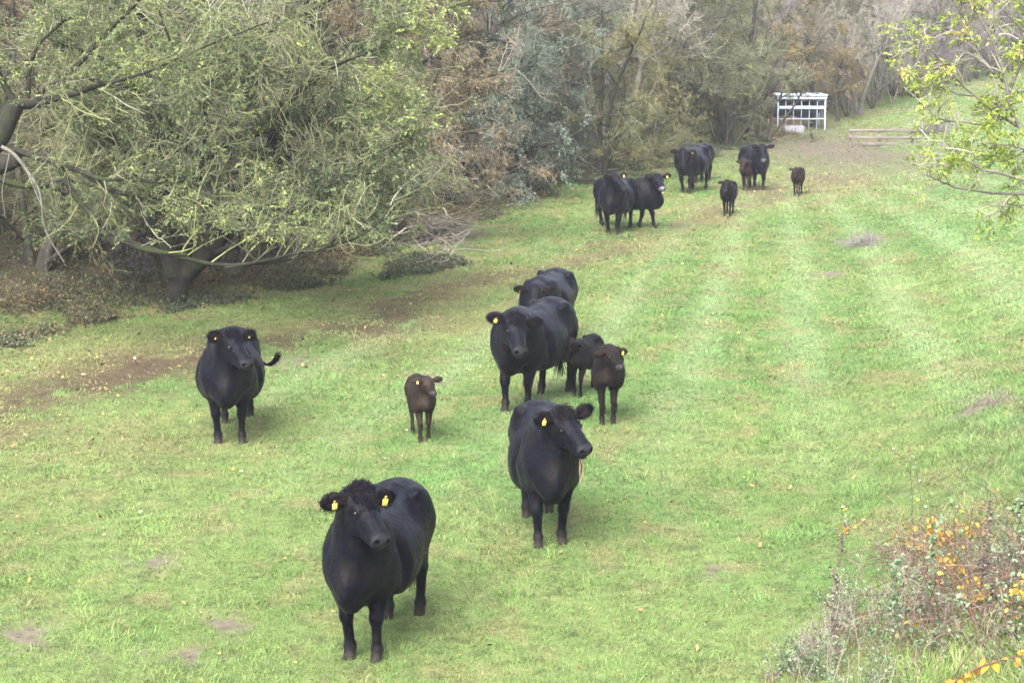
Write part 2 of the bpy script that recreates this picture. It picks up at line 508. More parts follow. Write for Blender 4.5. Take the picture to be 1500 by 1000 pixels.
def build_litter():
    """fallen leaves, pale specks and little clods strewn on the field"""
    rg = np.random.default_rng(5)
    n = 20000
    y = (12.5 ** .6 + rg.random(n) * (95 ** .6 - 12.5 ** .6)) ** (1 / .6)
    x = (rg.random(n) * 2 - 1) * y * .29
    M = masks(x, y)
    near = np.exp(-np.clip(x - wood_edge(y), 0, 99) / 2.5)
    keep = (rg.random(n) < .05 + .9 * near + .5 * M['mud'] + .25 * M['straw']) & (x > wood_edge(y) - 5) & (y < back_edge(x))
    x, y = x[keep], y[keep]; n = len(x); near = near[keep]
    s = rg.uniform(.012, .034, n) * (y / 18) ** .35
    a = rg.random(n) * 6.28; tl = rg.normal(0, .35, (n, 2))
    e1 = np.stack([np.cos(a), np.sin(a), tl[:, 0]], -1); e2 = np.stack([-np.sin(a) * .6, np.cos(a) * .6, tl[:, 1]], -1)
    c = np.stack([x, y, ground(x, y) + .028 + .02 * rg.random(n)], -1)
    V = np.stack([c - e1 * s[:, None], c - e2 * s[:, None] + [0, 0, .004], c + e1 * s[:, None], c + e2 * s[:, None] + [0, 0, .004]], 1).reshape(-1, 3)
    pal = np.array([(.22, .13, .05), (.30, .20, .07), (.12, .075, .045), (.26, .22, .15), (.30, .21, .05), (.50, .48, .42), (.10, .07, .05)])
    w = rg.choice(7, n, p=[.31, .12, .30, .07, .03, .005, .165])
    C = np.repeat(pal[w] * rg.uniform(.7, 1.2, (n, 1)), 4, 0)
    o = mobj("fallen_leaves", np_mesh("fallen_leaves", V, [np.arange(4 * n).reshape(-1, 4)], [col_mat("dead_leaf", rough=.7, spec=.25)], cols=C, smooth=False))
    tag(o, "fallen brown and pale leaves strewn over the grass", "leaves", kind="stuff")
build_litter()
# ---------------------------------------------------------------- cattle: one continuous surface each, grown from a distance field
class Field:
    def __init__(s, lo, hi, h):
        s.lo = np.array(lo, float); s.h = h
        s.n = np.ceil((np.array(hi) - s.lo) / h).astype(int) + 1
        s.F = np.full(s.n, 9.0, dtype=np.float32)
        s.ax = [(s.lo[i] + h * np.arange(s.n[i])).astype(np.float32) for i in range(3)]
    def _box(s, a, b, m):
        i0 = np.clip(np.floor((np.array(a) - m - s.lo) / s.h).astype(int), 0, s.n - 1)
        i1 = np.clip(np.ceil((np.array(b) + m - s.lo) / s.h).astype(int) + 1, 1, s.n)
        sl = tuple(slice(i0[i], i1[i]) for i in range(3))
        X = s.ax[0][sl[0]][:, None, None]; Y = s.ax[1][sl[1]][None, :, None]; Z = s.ax[2][sl[2]][None, None, :]
        return sl, X, Y, Z
    def _mix(s, sl, d, k, sub=False):
        F = s.F[sl]
        if sub:
            h = np.clip(.5 - .5 * (F + d) / k, 0, 1); s.F[sl] = F * (1 - h) + (-d) * h + k * h * (1 - h)
        else:
            h = np.clip(.5 + .5 * (d - F) / k, 0, 1); s.F[sl] = d * (1 - h) + F * h - k * h * (1 - h)
    def cap(s, a, b, ra, rb, k=.05, sub=False):
        a = np.array(a, float); b = np.array(b, float); r = max(ra, rb)
        sl, X, Y, Z = s._box(np.minimum(a, b) - r, np.maximum(a, b) + r, k + 3 * s.h)
        ab = b - a; L = ab @ ab + 1e-9
        t = np.clip(((X - a[0]) * ab[0] + (Y - a[1]) * ab[1] + (Z - a[2]) * ab[2]) / L, 0, 1)
        d = np.sqrt((X - a[0] - t * ab[0]) ** 2 + (Y - a[1] - t * ab[1]) ** 2 + (Z - a[2] - t * ab[2]) ** 2) - (ra + (rb - ra) * t)
        s._mix(sl, d, k, sub)
    def chain(s, pts, rs, k=.05):
        for i in range(len(pts) - 1): s.cap(pts[i], pts[i + 1], rs[i], rs[i + 1], k)
    def ell(s, c, r, M=None, k=.05, sub=False):
        c = np.array(c, float); r = np.array(r, float)
        M = np.eye(3) if M is None else np.asarray(M)        # columns: the ellipsoid's axes
        ext = np.sqrt(((M * r) ** 2).sum(1))
        sl, X, Y, Z = s._box(c - ext, c + ext, k + 3 * s.h)
        x, y, z = X - c[0], Y - c[1], Z - c[2]
        q = [x * M[0, i] + y * M[1, i] + z * M[2, i] for i in range(3)]
        k0 = np.sqrt(sum((q[i] / r[i]) ** 2 for i in range(3))); k1 = np.sqrt(sum((q[i] / r[i] ** 2) ** 2 for i in range(3)))
        s._mix(sl, k0 * (k0 - 1) / np.maximum(k1, 1e-6), k, sub)
    def torso(s, st, k=.05):
        st = np.array(st, float)
        x = s.ax[0]; xs = np.linspace(st[0, 0], st[-1, 0], 200)
        cols = []
        for j in range(1, 4):
            v = np.interp(xs, st[:, 0], st[:, j])
            ker = np.hanning(23); ker /= ker.sum()
            v = np.convolve(np.pad(v, 11, mode='edge'), ker, 'valid')
            cols.append(np.interp(x, xs, v))
        top, bot, w = [c[:, None, None] for c in cols]
        X = x[:, None, None]; Y = s.ax[1][None, :, None]; Z = s.ax[2][None, None, :]
        zc = bot + (top - bot) * .46
        hz = np.where(Z > zc, top - zc, zc - bot)
        # narrow toward the breastbone and belly line, most at the front
        xf = np.clip((X - .35) / .5, 0, 1)
        w = w * (1 - (.10 + .26 * xf) * np.clip((zc - Z) / hz, 0, 1) ** 1.2 - (.15 + .06 * xf) * np.clip((Z - zc) / hz, 0, 1) ** 1.5)
        q = ((np.abs(Y) / w) ** 2.25 + (np.abs(Z - zc) / hz) ** 2.25) ** (1 / 2.25)
        d = (q - 1) * np.minimum(w, hz) * .88
        ex = np.maximum(st[0, 0] - X, X - st[-1, 0])
        d = np.maximum(d, ex + 0 * d)
        s._mix((slice(None),) * 3, d.astype(np.float32), k)
    def mesh(s):
        F = s.F; S = F < 0; n = s.n
        idx = [(i, j, k) for i in (0, 1) for j in (0, 1) for k in (0, 1)]
        cnt = sum(S[i:n[0] - 1 + i, j:n[1] - 1 + j, k:n[2] - 1 + k].astype(np.int8) for i, j, k in idx)
        act = (cnt > 0) & (cnt < 8)
        C = np.argwhere(act)
        vid = np.full(act.shape, -1, dtype=np.int64); vid[act] = np.arange(len(C))
        val = {c: F[C[:, 0] + c[0], C[:, 1] + c[1], C[:, 2] + c[2]].astype(np.float64) for c in idx}
        acc = np.zeros((len(C), 3)); num = np.zeros(len(C))
        for c in idx:
            for a in range(3):
                if c[a] == 0:
                    c2 = list(c); c2[a] = 1; c2 = tuple(c2)
                    va, vb = val[c], val[c2]
                    m = (va < 0) != (vb < 0)
                    t = np.where(m, va / np.where(m, va - vb, 1), 0)
                    p = np.tile(np.array(c, float), (len(C), 1)); p[:, a] = t
                    acc += p * m[:, None]; num += m
        V = s.lo + (C + acc / num[:, None]) * s.h
        Q = []
        for a in range(3):
            b, c = (a + 1) % 3, (a + 2) % 3
            sl0 = [slice(1, n[i] - 1) for i in range(3)]; sl0[a] = slice(0, n[a] - 1)
            sl1 = list(sl0); sl1[a] = slice(1, n[a])
            A0 = S[tuple(sl0)]; A1 = S[tuple(sl1)]
            E = np.argwhere(A0 != A1)
            off = np.array([1, 1, 1]); off[a] = 0
            e = E + off
            flip = A0[E[:, 0], E[:, 1], E[:, 2]]
            def g(db, dc):
                x = e.copy(); x[:, b] += db; x[:, c] += dc
                return vid[x[:, 0], x[:, 1], x[:, 2]]
            q = np.stack([g(-1, -1), g(0, -1), g(0, 0), g(-1, 0)], 1)
            q[~flip] = q[~flip][:, ::-1]
            Q.append(q)
        Q = np.concatenate(Q)
        Q = Q[(Q >= 0).all(1)]
        return V, Q

def vnormals(V, Q):
    fn = np.cross(V[Q[:, 2]] - V[Q[:, 0]], V[Q[:, 3]] - V[Q[:, 1]])
    n = np.zeros_like(V)
    for j in range(4):
        for a in range(3): n[:, a] += np.bincount(Q[:, j], fn[:, a], len(V))
    return unit(n)

def rotm(yaw=0, pitch=0, roll=0):
    """columns: forward, left, up; yaw to the left, pitch nose down"""
    return np.array((Matrix.Rotation(yaw, 3, 'Z') @ Matrix.Rotation(pitch, 3, 'Y') @ Matrix.Rotation(roll, 3, 'X')))

def coat_material(name, rough=.42, sheen=.25, brown=None):
    m, nt, b, out = new_mat(name)
    a = N(nt, "ShaderNodeAttribute"); a.attribute_name = "col"
    n = noise_node(nt, 5.0, 6, .7)
    mr = N(nt, "ShaderNodeMapRange"); mr.inputs[1].default_value = .3; mr.inputs[2].default_value = .7; mr.inputs[3].default_value = .7; mr.inputs[4].default_value = 1.35
    nt.links.new(n.outputs['Fac'], mr.inputs[0])
    vm = N(nt, "ShaderNodeVectorMath", operation='SCALE')
    nt.links.new(a.outputs['Color'], vm.inputs[0]); nt.links.new(mr.outputs[0], vm.inputs['Scale'])
    nt.links.new(vm.outputs[0], b.inputs['Base Color'])
    rg = N(nt, "ShaderNodeAttribute"); rg.attribute_name = "gloss"
    mr2 = N(nt, "ShaderNodeMapRange"); mr2.inputs[3].default_value = rough; mr2.inputs[4].default_value = .22
    nt.links.new(rg.outputs['Fac'], mr2.inputs[0]); 
    n3 = noise_node(nt, 3.0, 4, .6)
    ad = N(nt, "ShaderNodeMath", operation='MULTIPLY_ADD'); ad.inputs[1].default_value = .22
    nt.links.new(n3.outputs['Fac'], ad.inputs[0]); nt.links.new(mr2.outputs[0], ad.inputs[2])
    sb = N(nt, "ShaderNodeMath", operation='SUBTRACT'); sb.inputs[1].default_value = .08
    nt.links.new(ad.outputs[0], sb.inputs[0]); nt.links.new(sb.outputs[0], b.inputs['Roughness'])
    b.inputs['Specular IOR Level'].default_value = .065
    b.inputs['Sheen Weight'].default_value = sheen
    b.inputs['Sheen Roughness'].default_value = .5
    b.inputs['Sheen Tint'].default_value = (.55, .62, 1.0, 1)
    # hair lie: fine streaks plus soft lumps
    n1 = noise_node(nt, 60.0, 4, .75, vscale=(.25, 1.0, .55))
    n2 = noise_node(nt, 9.0, 4, .6)
    mx = N(nt, "ShaderNodeMath", operation='MULTIPLY_ADD'); mx.inputs[1].default_value = .35
    nt.links.new(n1.outputs['Fac'], mx.inputs[0]); nt.links.new(n2.outputs['Fac'], mx.inputs[2])
    bp = N(nt, "ShaderNodeBump"); bp.inputs['Strength'].default_value = .8; bp.inputs['Distance'].default_value = .025
    nt.links.new(mx.outputs[0], bp.inputs['Height']); nt.links.new(bp.outputs[0], b.inputs['Normal'])
    return m

M_COAT = coat_material("black_coat", rough=.33, sheen=.022)
M_CALF = coat_material("calf_coat", rough=.55, sheen=.015)
M_HAIR = col_mat("animal_hair", rough=.6, spec=.06)
M_EYE = simple_mat("eye_wet", [(0, (.006, .004, .003)), (1, (.012, .008, .006))], rough=.22, spec=.4)
M_TAG = simple_mat("yellow_tag_plastic", [(.2, (.62, .46, .05)), (.8, (.80, .66, .16))], scale=30, rough=.45)
M_TAGINK = simple_mat("tag_ink", [(0, (.03, .03, .03)), (1, (.06, .06, .05))], rough=.6)

FATTY = [(-1.04, 1.06, 1.0, .02), (-.98, 1.13, .95, .06), (-.93, 1.20, .84, .17), (-.84, 1.27, .72, .265), (-.70, 1.325, .62, .325), (-.50, 1.35, .56, .365), (-.25, 1.325, .48, .41),
         (0, 1.30, .44, .43), (.25, 1.30, .455, .42), (.45, 1.325, .49, .38), (.62, 1.345, .50, .345), (.76, 1.31, .50, .300), (.87, 1.22, .52, .235), (.96, 1.08, .58, .17), (1.04, .94, .67, .10), (1.12, .82, .76, .02)]

def build_beast(name, P, u, v, label, group):
    """P: the pose and build. (u, v): pixel of the ground midway between the front feet."""
    g = dict(S=1.0, leg=1.0, fat=1.0, depth=1.0, head=0.0, hy=0.0, hp=35.0, roll=0.0, nk=38.0, nl=.50, hs=1.06, feet=[(0, 0), (0, 0), (0, 0), (0, 0)],
             tail=None, h=.02, col=(.0075, .0075, .0105), tags=(1, 1), hair=0, curls=0, muzzle=(.020, .020, .026), calf=False, len=1.0, earl=1.0, tuft=0)
    g.update(P)
    if not g['calf']: g['leg'] *= 1.09; g['S'] *= .972; g['fat'] *= .955
    S, leg, fat = g['S'], g['leg'], g['fat']
    dz = .62 * (leg - 1.0)                     # longer legs lift the trunk
    st = []
    for x, t, b_, w in FATTY:
        mid = (t + b_) / 2; hh = (t - b_) / 2 * (g['depth'])
        zt = t; zb = t - 2 * hh
        st.append((x * g['len'], zt + dz, zb + dz, w * fat))
    LX = g['len']
    hip = -.72 * LX; sh = .60 * LX
    def T(p): return np.array([p[0], p[1], p[2] + dz])
    # neck and head placement
    hy = R(g['hy']); nk = R(g['nk'])
    nb = T((.74 * LX, 0, 1.10))
    nyaw = hy * .62
    ndir = np.array([math.cos(nk) * math.cos(nyaw), math.cos(nk) * math.sin(nyaw), math.sin(nk)])
    poll = nb + ndir * g['nl']
    H = rotm(hy, R(g['hp']), R(g['roll'])); hs = g['hs']
    def L(x, y, z): return poll + H @ (np.array([x, y, z]) * hs)
    side = np.array([-math.sin(nyaw), math.cos(nyaw), 0])
    lo = np.array([-1.25 * LX, -.75, -.03]); hi = np.array([1.3 * LX + .4, .75, max(1.75 + dz, poll[2] + .35)])
    pts_all = [L(.55, .1, 0), L(.55, -.1, -.15), L(0, .42, .1), L(0, -.42, .1)]
    for p in pts_all: lo = np.minimum(lo, p - .08); hi = np.maximum(hi, p + .08)
    tail = g['tail'] or [(-.95, 0, 1.24), (-1.02, 0, 1.12), (-1.03, 0.01, .9), (-1.01, .02, .68), (-1.0, .02, .52)]
    tail = [T((p[0] * LX, p[1], p[2])) for p in tail]
    for p in tail: lo = np.minimum(lo, p - .1); hi = np.maximum(hi, p + .1)
    lo[2] = -.03
    hvox = g['h'] / S
    fd = Field(lo, hi, hvox)
    fd.torso(st, .04)
    # rump, hooks, pins, withers, brisket
    fat2 = fat
    fd.ell(T((-.70 * LX, 0, 1.10)), (.27, .27 * fat2, .24), k=.12)
    for sgn in (-1, 1):
        fd.ell(T((-.53 * LX, sgn * .27 * fat2, 1.27)), (.10, .065, .065), k=.06)      # hooks
        fd.ell(T((-.92 * LX, sgn * .11, 1.14)), (.06, .05, .06), k=.08)            # pins
        fd.ell(T((sh + .02, sgn * .235 * fat2, .98)), (.17, .105, .33), rotm(0, -.25), k=.12)  # shoulder blade
        fd.ell(T((sh + .19, sgn * .15 * fat2, .86)), (.12, .11, .15), k=.10)        # point of shoulder
        fd.ell(T((.10, sgn * .30 * fat2, .78)), (.42, .13, .26), k=.14)             # barrel
    fd.cap(T((.35, 0, st[9][2 - 1] - dz - .045)), T((-.55 * LX, 0, 1.305)), .045, .05, .06)    # backbone
    fd.cap(T((-.50 * LX, 0, 1.31)), T((-.90 * LX, 0, 1.24)), .055, .045, .05)
    fd.ell(T((sh - .02, 0, 1.27)), (.22, .09, .10), k=.12)                          # withers
    for sgn in (-1, 1):                         # hollow of the flank, grooves behind the shoulder and before the thigh
        fd.ell(T((-.33 * LX, sgn * .42 * fat2, 1.15)), (.13, .11, .11), k=.11, sub=True)
        fd.cap(T((.36 * LX, sgn * .455 * fat2, .66)), T((.40 * LX, sgn * .40 * fat2, 1.12)), .05, .05, .09, sub=True)
        fd.cap(T((-.40 * LX, sgn * .45 * fat2, .62)), T((-.36 * LX, sgn * .47 * fat2, .90)), .055, .04, .09, sub=True)
    dn = (1 - g['depth']) * .75
    fd.ell(T((.93 * LX, 0, .72 + dn)), (.16, .12, .17), k=.12)                        # brisket
    # legs
    fr, hd = [], []
    lt = g.get('legt', 1.0)
    ft = g['feet']
    for i, sgn in ((0, 1), (1, -1)):           # front: left then right
        dx, dy = ft[i]
        el = np.array([sh - .06, sgn * .20 * fat2, .70 + dz])
        kn = np.array([sh + dx * .55 + .02, sgn * .175 * fat2 + dy * .5, .40 * leg])
        fe = np.array([sh + dx - .01, sgn * .165 * fat2 + dy, .125 * leg])
        ho = fe + np.array([.045, 0, -.125 * leg + .035])
        fd.cap(el + [0.02, 0, .12], el, .15 * lt, .115 * lt, .10)
        fd.cap(el, kn, .122 * lt, .066 * lt, .05)
        fd.ell(kn, (.063 * lt, .062 * lt, .075), k=.03)
        fd.cap(kn, fe, .056 * lt, .044 * lt, .03)
        fd.ell(fe, (.056 * lt, .055 * lt, .05), k=.03)
        fd.cap(fe, ho, .048 * lt, .056 * lt, .03)
        for c in (-1, 1):
            fd.cap(ho + [.01, c * .026 * lt, -.012], ho + [.035, c * .028 * lt, -.022], .034 * lt, .026 * lt, .012)
        fr.append(ho)
    for i, sgn in ((2, 1), (3, -1)):
        dx, dy = ft[i]
        th = np.array([hip + .02, sgn * .20 * fat2, .98 + dz])
        stf = np.array([hip + .16 + dx * .2, sgn * .22 * fat2 + dy * .2, .74 + dz * .8])
        hk = np.array([hip - .16 + dx * .7, sgn * .185 * fat2 + dy * .6, .46 * leg])
        fe = np.array([hip - .10 + dx, sgn * .175 * fat2 + dy, .125 * leg])
        ho = fe + np.array([.045, 0, -.125 * leg + .035])
        fd.ell(th, (.25, .155, .30), rotm(0, .15), k=.12)
        fd.cap(th + [-.10, 0, -.05], hk + [.03, 0, .14], .14 * lt, .085 * lt, .10)
        fd.cap(stf, hk, .12 * lt, .062 * lt, .08)
        fd.ell(hk, (.070 * lt, .050 * lt, .075), k=.04)
        fd.cap(hk, fe, .055 * lt, .044 * lt, .03)
        fd.ell(fe, (.056 * lt, .055 * lt, .05), k=.03)
        fd.cap(fe, ho, .048 * lt, .056 * lt, .03)
        for c in (-1, 1):
            fd.cap(ho + [.01, c * .026 * lt, -.012], ho + [.035, c * .028 * lt, -.022], .034 * lt, .026 * lt, .012)
        hd.append(ho)
    # neck
    nw = g.get('neck', 1.0)
    mid = (nb + poll) / 2
    fd.cap(T((.58 * LX, 0, 1.19)), L(-.09, 0, .0), .15 * nw, .115 * hs, .12)
    fd.cap(T((.72 * LX, 0, 1.04)), L(-.06, 0, -.08), .235 * nw, .125 * hs, .14)
    fd.cap(T((.86 * LX, 0, .86 + dn * .6)), L(.02, 0, -.17), .17 * nw, .085 * hs, .14)
    dl = g.get('dewlap', .8)
    fd.cap(T((.95 * LX, 0, .74 + dn)), L(.02, 0, -.20) * .6 + T((.95, 0, .80)) * .4, .07 * dl, .05 * dl, .10)
    # head
    fd.ell(L(.03, 0, -.01), np.array([.15, .138, .14]) * hs, H, k=.06)
    fd.ell(L(-.03, 0, .085), np.array([.075, .075, .055]) * hs, H, k=.06)                 # poll
    fd.cap(L(.06, 0, -.015), L(.35, 0, -.045), .124 * hs, .088 * hs, .05)
    fd.cap(L(.05, .0, .045), L(.36, 0, -.005), .055 * hs, .04 * hs, .05)                 # bridge
    for sgn in (-1, 1):
        fd.ell(L(.08, sgn * .045, -.11), np.array([.11, .05, .09]) * hs, H, k=.05)        # cheeks
        fd.ell(L(.12, sgn * .098, .038), np.array([.05, .028, .028]) * hs, H, k=.03)      # brow
        fd.ell(L(.395, sgn * .052, -.045), np.array([.045, .046, .044]) * hs, H, k=.03)
    fd.cap(L(.06, 0, -.15), L(.34, 0, -.13), .080 * hs, .05 * hs, .05)
    fd.ell(L(.385, 0, -.065), np.array([.078, .102, .072]) * hs, H, k=.035)              # muzzle
    fd.ell(L(.385, 0, -.125), np.array([.06, .058, .034]) * hs, H, k=.018)               # chin
    for sgn in (-1, 1):
        fd.ell(L(.445, sgn * .055, -.045), np.array([.028, .018, .014]) * hs, H @ rotm(sgn * .5), k=.008, sub=True)
        fd.ell(L(.135, sgn * .128, .008), np.array([.026, .014, .018]) * hs, H, k=.012, sub=True)
    # ears
    ears = []
    e0 = g.get('ear', (0.0, 12.0))            # sweep back, droop (degrees)
    for sgn in (1, -1):
        es = g['earl'] * hs * 1.12
        eb = L(-.03, sgn * .115, .045)
        E = H @ rotm(sgn * R(90 + e0[0]), R(e0[1]) , 0)   # x: out along the ear; z up; y: -sgn forward
        fwd = E[:, 1] * (-sgn)
        lift = R(-8)
        a = eb; b_ = eb + E[:, 0] * .07 * es
        fd.cap(a, b_, .034 * es, .032 * es, .02)
        E2 = E @ rotm(0, 0, sgn * R(g.get('earroll', -22)))
        fd.ell(eb + E[:, 0] * .125 * es, np.array([.112 * es, max(.022 * es, 1.3 * hvox), .074 * es]), E2, k=.015)
        f2 = E2[:, 1] * (-sgn)
        if hvox < .019:
            fd.ell(eb + E[:, 0] * .12 * es + f2 * .024 * es, np.array([.082 * es, .016 * es, .044 * es]), E2, k=.01, sub=True)
        ears.append((eb, E2, f2, es))
    # tail
    rt = np.linspace(.036, max(.014, hvox * 1.05), len(tail)); fd.chain(tail, [max(r, hvox * 1.05) for r in rt], .03)
    if g.get('bull'):
        fd.cap(T((-.05, 0, .46)), T((-.18, 0, .42)), .05, .03, .05)
    V, Q = fd.mesh()
    # soft relaxation of the voxel steps
    e = np.concatenate([Q[:, [0, 1]], Q[:, [1, 2]], Q[:, [2, 3]], Q[:, [3, 0]]])
    deg = np.bincount(e[:, 0], minlength=len(V)) + np.bincount(e[:, 1], minlength=len(V))
    for it, lam in enumerate((.5, -.52, .5, -.52)):
        acc = np.zeros_like(V)
        for a in range(3):
            acc[:, a] = np.bincount(e[:, 0], V[e[:, 1], a], len(V)) + np.bincount(e[:, 1], V[e[:, 0], a], len(V))
        V = V + lam * (acc / np.maximum(deg, 1)[:, None] - V)
    Nn = vnormals(V, Q)
    # hide and muscle relief
    rel = (noise3(V * 3.2 + 7, 5) - .5) * .022 + (noise3(V * 8.0, 9) - .5) * .010
    hd_loc = (V - poll) @ H / hs
    dist_head = np.linalg.norm(hd_loc - np.array([.2, 0, -.02]), axis=1)
    rel *= sstep(.25, .5, dist_head) * sstep(.25, .6, V[:, 2])
    if g['calf']: rel = rel + (noise3(V * 26, 3) - .5) * .008 * sstep(.2, .5, dist_head)
    # rib and neck folds
    fold = np.sin((V[:, 0] * 24 + V[:, 2] * 7)) * .0035 * sstep(.45, .6, V[:, 0] / LX) * sstep(1.15, .95, V[:, 0] / LX) * sstep(.28, .4, dist_head)
    rel = rel + fold
    V = V + Nn * rel[:, None]
    low = V[:, 2] < .012; V[low, 2] = .012
    V[:, 2] -= .012
    Nn = vnormals(V, Q)
    # colours the beast itself has: coat, rusty tips, muzzle, hooves, muddy feet, ear linings
    base = np.array(g['col']); C = np.tile(base, (len(V), 1))
    if 'col2' in g:
        w = sstep(.38, .72, fbm2(V[:, 0] * 3 + V[:, 1] * 2, V[:, 2] * 3, 6, 3))[:, None] * g.get('c2', 1.0)
        C = C * (1 - w) + np.array(g['col2']) * w
        wd = sstep(.45, .2, V[:, 2] / max(leg, .9))[:, None] * .7
        C = C * (1 - wd) + base * wd
    gl = np.zeros(len(V))
    du = sstep(.50, .72, .6 * noise3(V * 4.2 + 5, 31) + .4 * noise3(V * 17, 32))[:, None] * (.35 if g['calf'] else 1.0)
    C = C * (1 - du) + np.array([.0062, .0056, .0060]) * du
    mz = sstep(.40, .435, hd_loc[:, 0]) * sstep(-.13, -.09, hd_loc[:, 2]) * sstep(.13, .1, np.abs(hd_loc[:, 1])) * sstep(.56, .5, hd_loc[:, 0]) * sstep(.14, .10, hd_loc[:, 2])
    C = C * (1 - mz[:, None]) + np.array(g['muzzle']) * mz[:, None]; gl = np.maximum(gl, mz)
    nostr = sstep(.032, .018, np.linalg.norm((np.abs(hd_loc * [1, 1, 1]) * [1, 1, 0] + hd_loc * [0, 0, 1]) - np.array([.445, .055, -.045]), axis=1))
    C = C * (1 - nostr[:, None]) + .002 * nostr[:, None]
    for (eb, E2, f2, es) in ears:
        q = V - (eb + E2[:, 0] * .12 * es)
        inn = sstep(.08, .04, np.linalg.norm(q, axis=1) / es) * (Nn @ f2 > .2) * g.get('earin', .5)
        C = C * (1 - inn[:, None]) + np.array([.03, .018, .018]) * inn[:, None]
    mud = sstep(.30, .06, V[:, 2] + .10 * noise3(V * 14, 2)) * g.get('mud', .75)
    C = C * (1 - mud[:, None]) + np.array([.026, .021, .016]) * mud[:, None]
    hoof = sstep(.075, .055, V[:, 2])
    C = C * (1 - hoof[:, None]) + np.array([.022, .019, .016]) * hoof[:, None]
    gl = gl * (1 - mud)
    me = np_mesh(name + "_body", V, [Q], [M_CALF if g['calf'] else M_COAT], cols=C, attr={'gloss': gl})
    # place: midpoint of the front feet on the pixel
    h = R(g['head'])
    fwd = np.array([math.sin(h), -math.cos(h), 0])
    rz = math.atan2(fwd[1], fwd[0])
    gp = pix(u, v)
    fm = np.array([(fr[0][0] + fr[1][0]) / 2, (fr[0][1] + fr[1][1]) / 2]) * S
    c, s_ = math.cos(rz), math.sin(rz)
    ox, oy = gp[0] - (c * fm[0] - s_ * fm[1]), gp[1] - (s_ * fm[0] + c * fm[1])
    zs = []
    for f in fr + hd:
        zs.append(float(ground(ox + S * (c * f[0] - s_ * f[1]), oy + S * (s_ * f[0] + c * f[1]))))
    oz = float(np.mean(zs)) - .012
    root = empty(name, (ox, oy, oz), rz, S)
    # follow the slope of the ground along and across the body
    pf, pb = (zs[0] + zs[1]) / 2, (zs[2] + zs[3]) / 2
    pl, pr = (zs[0] + zs[2]) / 2, (zs[1] + zs[3]) / 2
    tilt = math.atan2(pb - pf, 1.3 * S * LX); bank = math.atan2(pl - pr, .34 * S)
    root.rotation_euler = (Matrix.Rotation(rz, 4, 'Z') @ Matrix.Rotation(tilt, 4, 'Y') @ Matrix.Rotation(bank * .8, 4, 'X')).to_euler()
    tag(root, label, "calf" if g['calf'] else "cow", group)
    mobj("body", me, root)
    # eyes
    for sgn in (1, -1):
        pe = L(.135, sgn * .112, .006)
        th = np.linspace(0, math.pi, 9); ph = np.arange(12) * 2 * math.pi / 12
        sph = np.array([[math.sin(a) * math.cos(b), math.sin(a) * math.sin(b), math.cos(a)] for a in th for b in ph]) * .0235 * hs * (1.25 if g['calf'] else 1)
        q = np.array([[i * 12 + j, i * 12 + (j + 1) % 12, (i + 1) * 12 + (j + 1) % 12, (i + 1) * 12 + j] for i in range(8) for j in range(12)])
        mobj("eye", np_mesh("eye", sph + pe, [q], [M_EYE]), root)
    # ear tags
    for i, (eb, E2, f2, es) in enumerate(ears):
        if not g['tags'][i]: continue
        ts = float(g['tags'][i]) * .84
        pt = Parts()
        cen = eb + E2[:, 0] * .125 * es + f2 * .026 * es - E2[:, 2] * (.03 + .02 * ts)
        Rm = np.stack([E2[:, 0], f2, E2[:, 2]], 1)
        if np.linalg.det(Rm) < 0: Rm = Rm * np.array([-1, 1, 1])
        vv, q, t = box_vf(cen, (.062 * ts, .007, .068 * ts), Rm, .006); pt.add(vv, q, t)
        vv, q, t = box_vf(cen + E2[:, 2] * .046 * ts, (.026 * ts, .007, .03 * ts), Rm, .006); pt.add(vv, q, t)
        tg = mobj("ear_tag", pt.mesh("ear_tag", [M_TAG]), root)
        if g['h'] < .018:
            pt = Parts()
            rg = np.random.default_rng(int(u) + i)
            for k in range(4):
                vv, q, t = box_vf(cen + f2 * .005 + E2[:, 0] * (-.018 + .012 * k) * ts, (.006 * ts, .002, (.02 + .012 * rg.random()) * ts), Rm, 0); pt.add(vv, q, t)
            mobj("stud", stud_mesh(cen + E2[:, 2] * .05 * ts + f2 * .004, f2, .008), tg)
    # hair
    rg = np.random.default_rng(int(u * 7 + v))
    if g['hair']:
        n = g['hair']
        fa = rg.integers(0, len(Q), n)
        w = rg.dirichlet([1, 1, 1, 1], n)
        p = (V[Q[fa]] * w[:, :, None]).sum(1); nn = Nn[Q[fa, 0]]
        hl = (p - poll) @ H / hs
        keep = (p[:, 2] > .12) & ~((hl[:, 0] > .33) & (np.abs(hl[:, 1]) < .15) & (hl[:, 0] < .55)) & (rg.random(n) < .45 + .55 * noise3(p * 9, 12))
        p, nn, hl = p[keep], nn[keep], hl[keep]
        n = len(p)
        lie = np.tile(np.array([[-.75, 0, -.65]]), (n, 1)) + rg.normal(0, .25, (n, 3))
        face = np.linalg.norm(hl - np.array([.2, 0, 0]), axis=1) < .35
        lie[face] = (H @ np.array([-.3, 0, .2])) + rg.normal(0, .4, (face.sum(), 3))
        lie = lie - nn * (lie * nn).sum(1)[:, None]
        ln = g.get('hairl', .016) * (.6 + .8 * rg.random(n)) * np.where(face, .5, 1)
        d = unit(unit(lie) + nn * rg.uniform(.12, .55, n)[:, None])
        sd = unit(np.cross(d, nn)) * (g.get('hairw', .0022))
        a = p - nn * .002
        vv = np.stack([a - sd, a + sd, a + d * ln[:, None]], 1).reshape(-1, 3)
        cc = np.repeat(np.array(base)[None] * (.7 + .8 * rg.random(n) ** 3)[:, None] + rg.random(n)[:, None] ** 8 * np.array([.012, .009, .007]), 3, 0)
        if 'col2' in g:
            cc = np.repeat(np.array(base)[None] * .5 + np.array(g['col2'])[None] * rg.random((n, 1)) * 1.5, 3, 0)
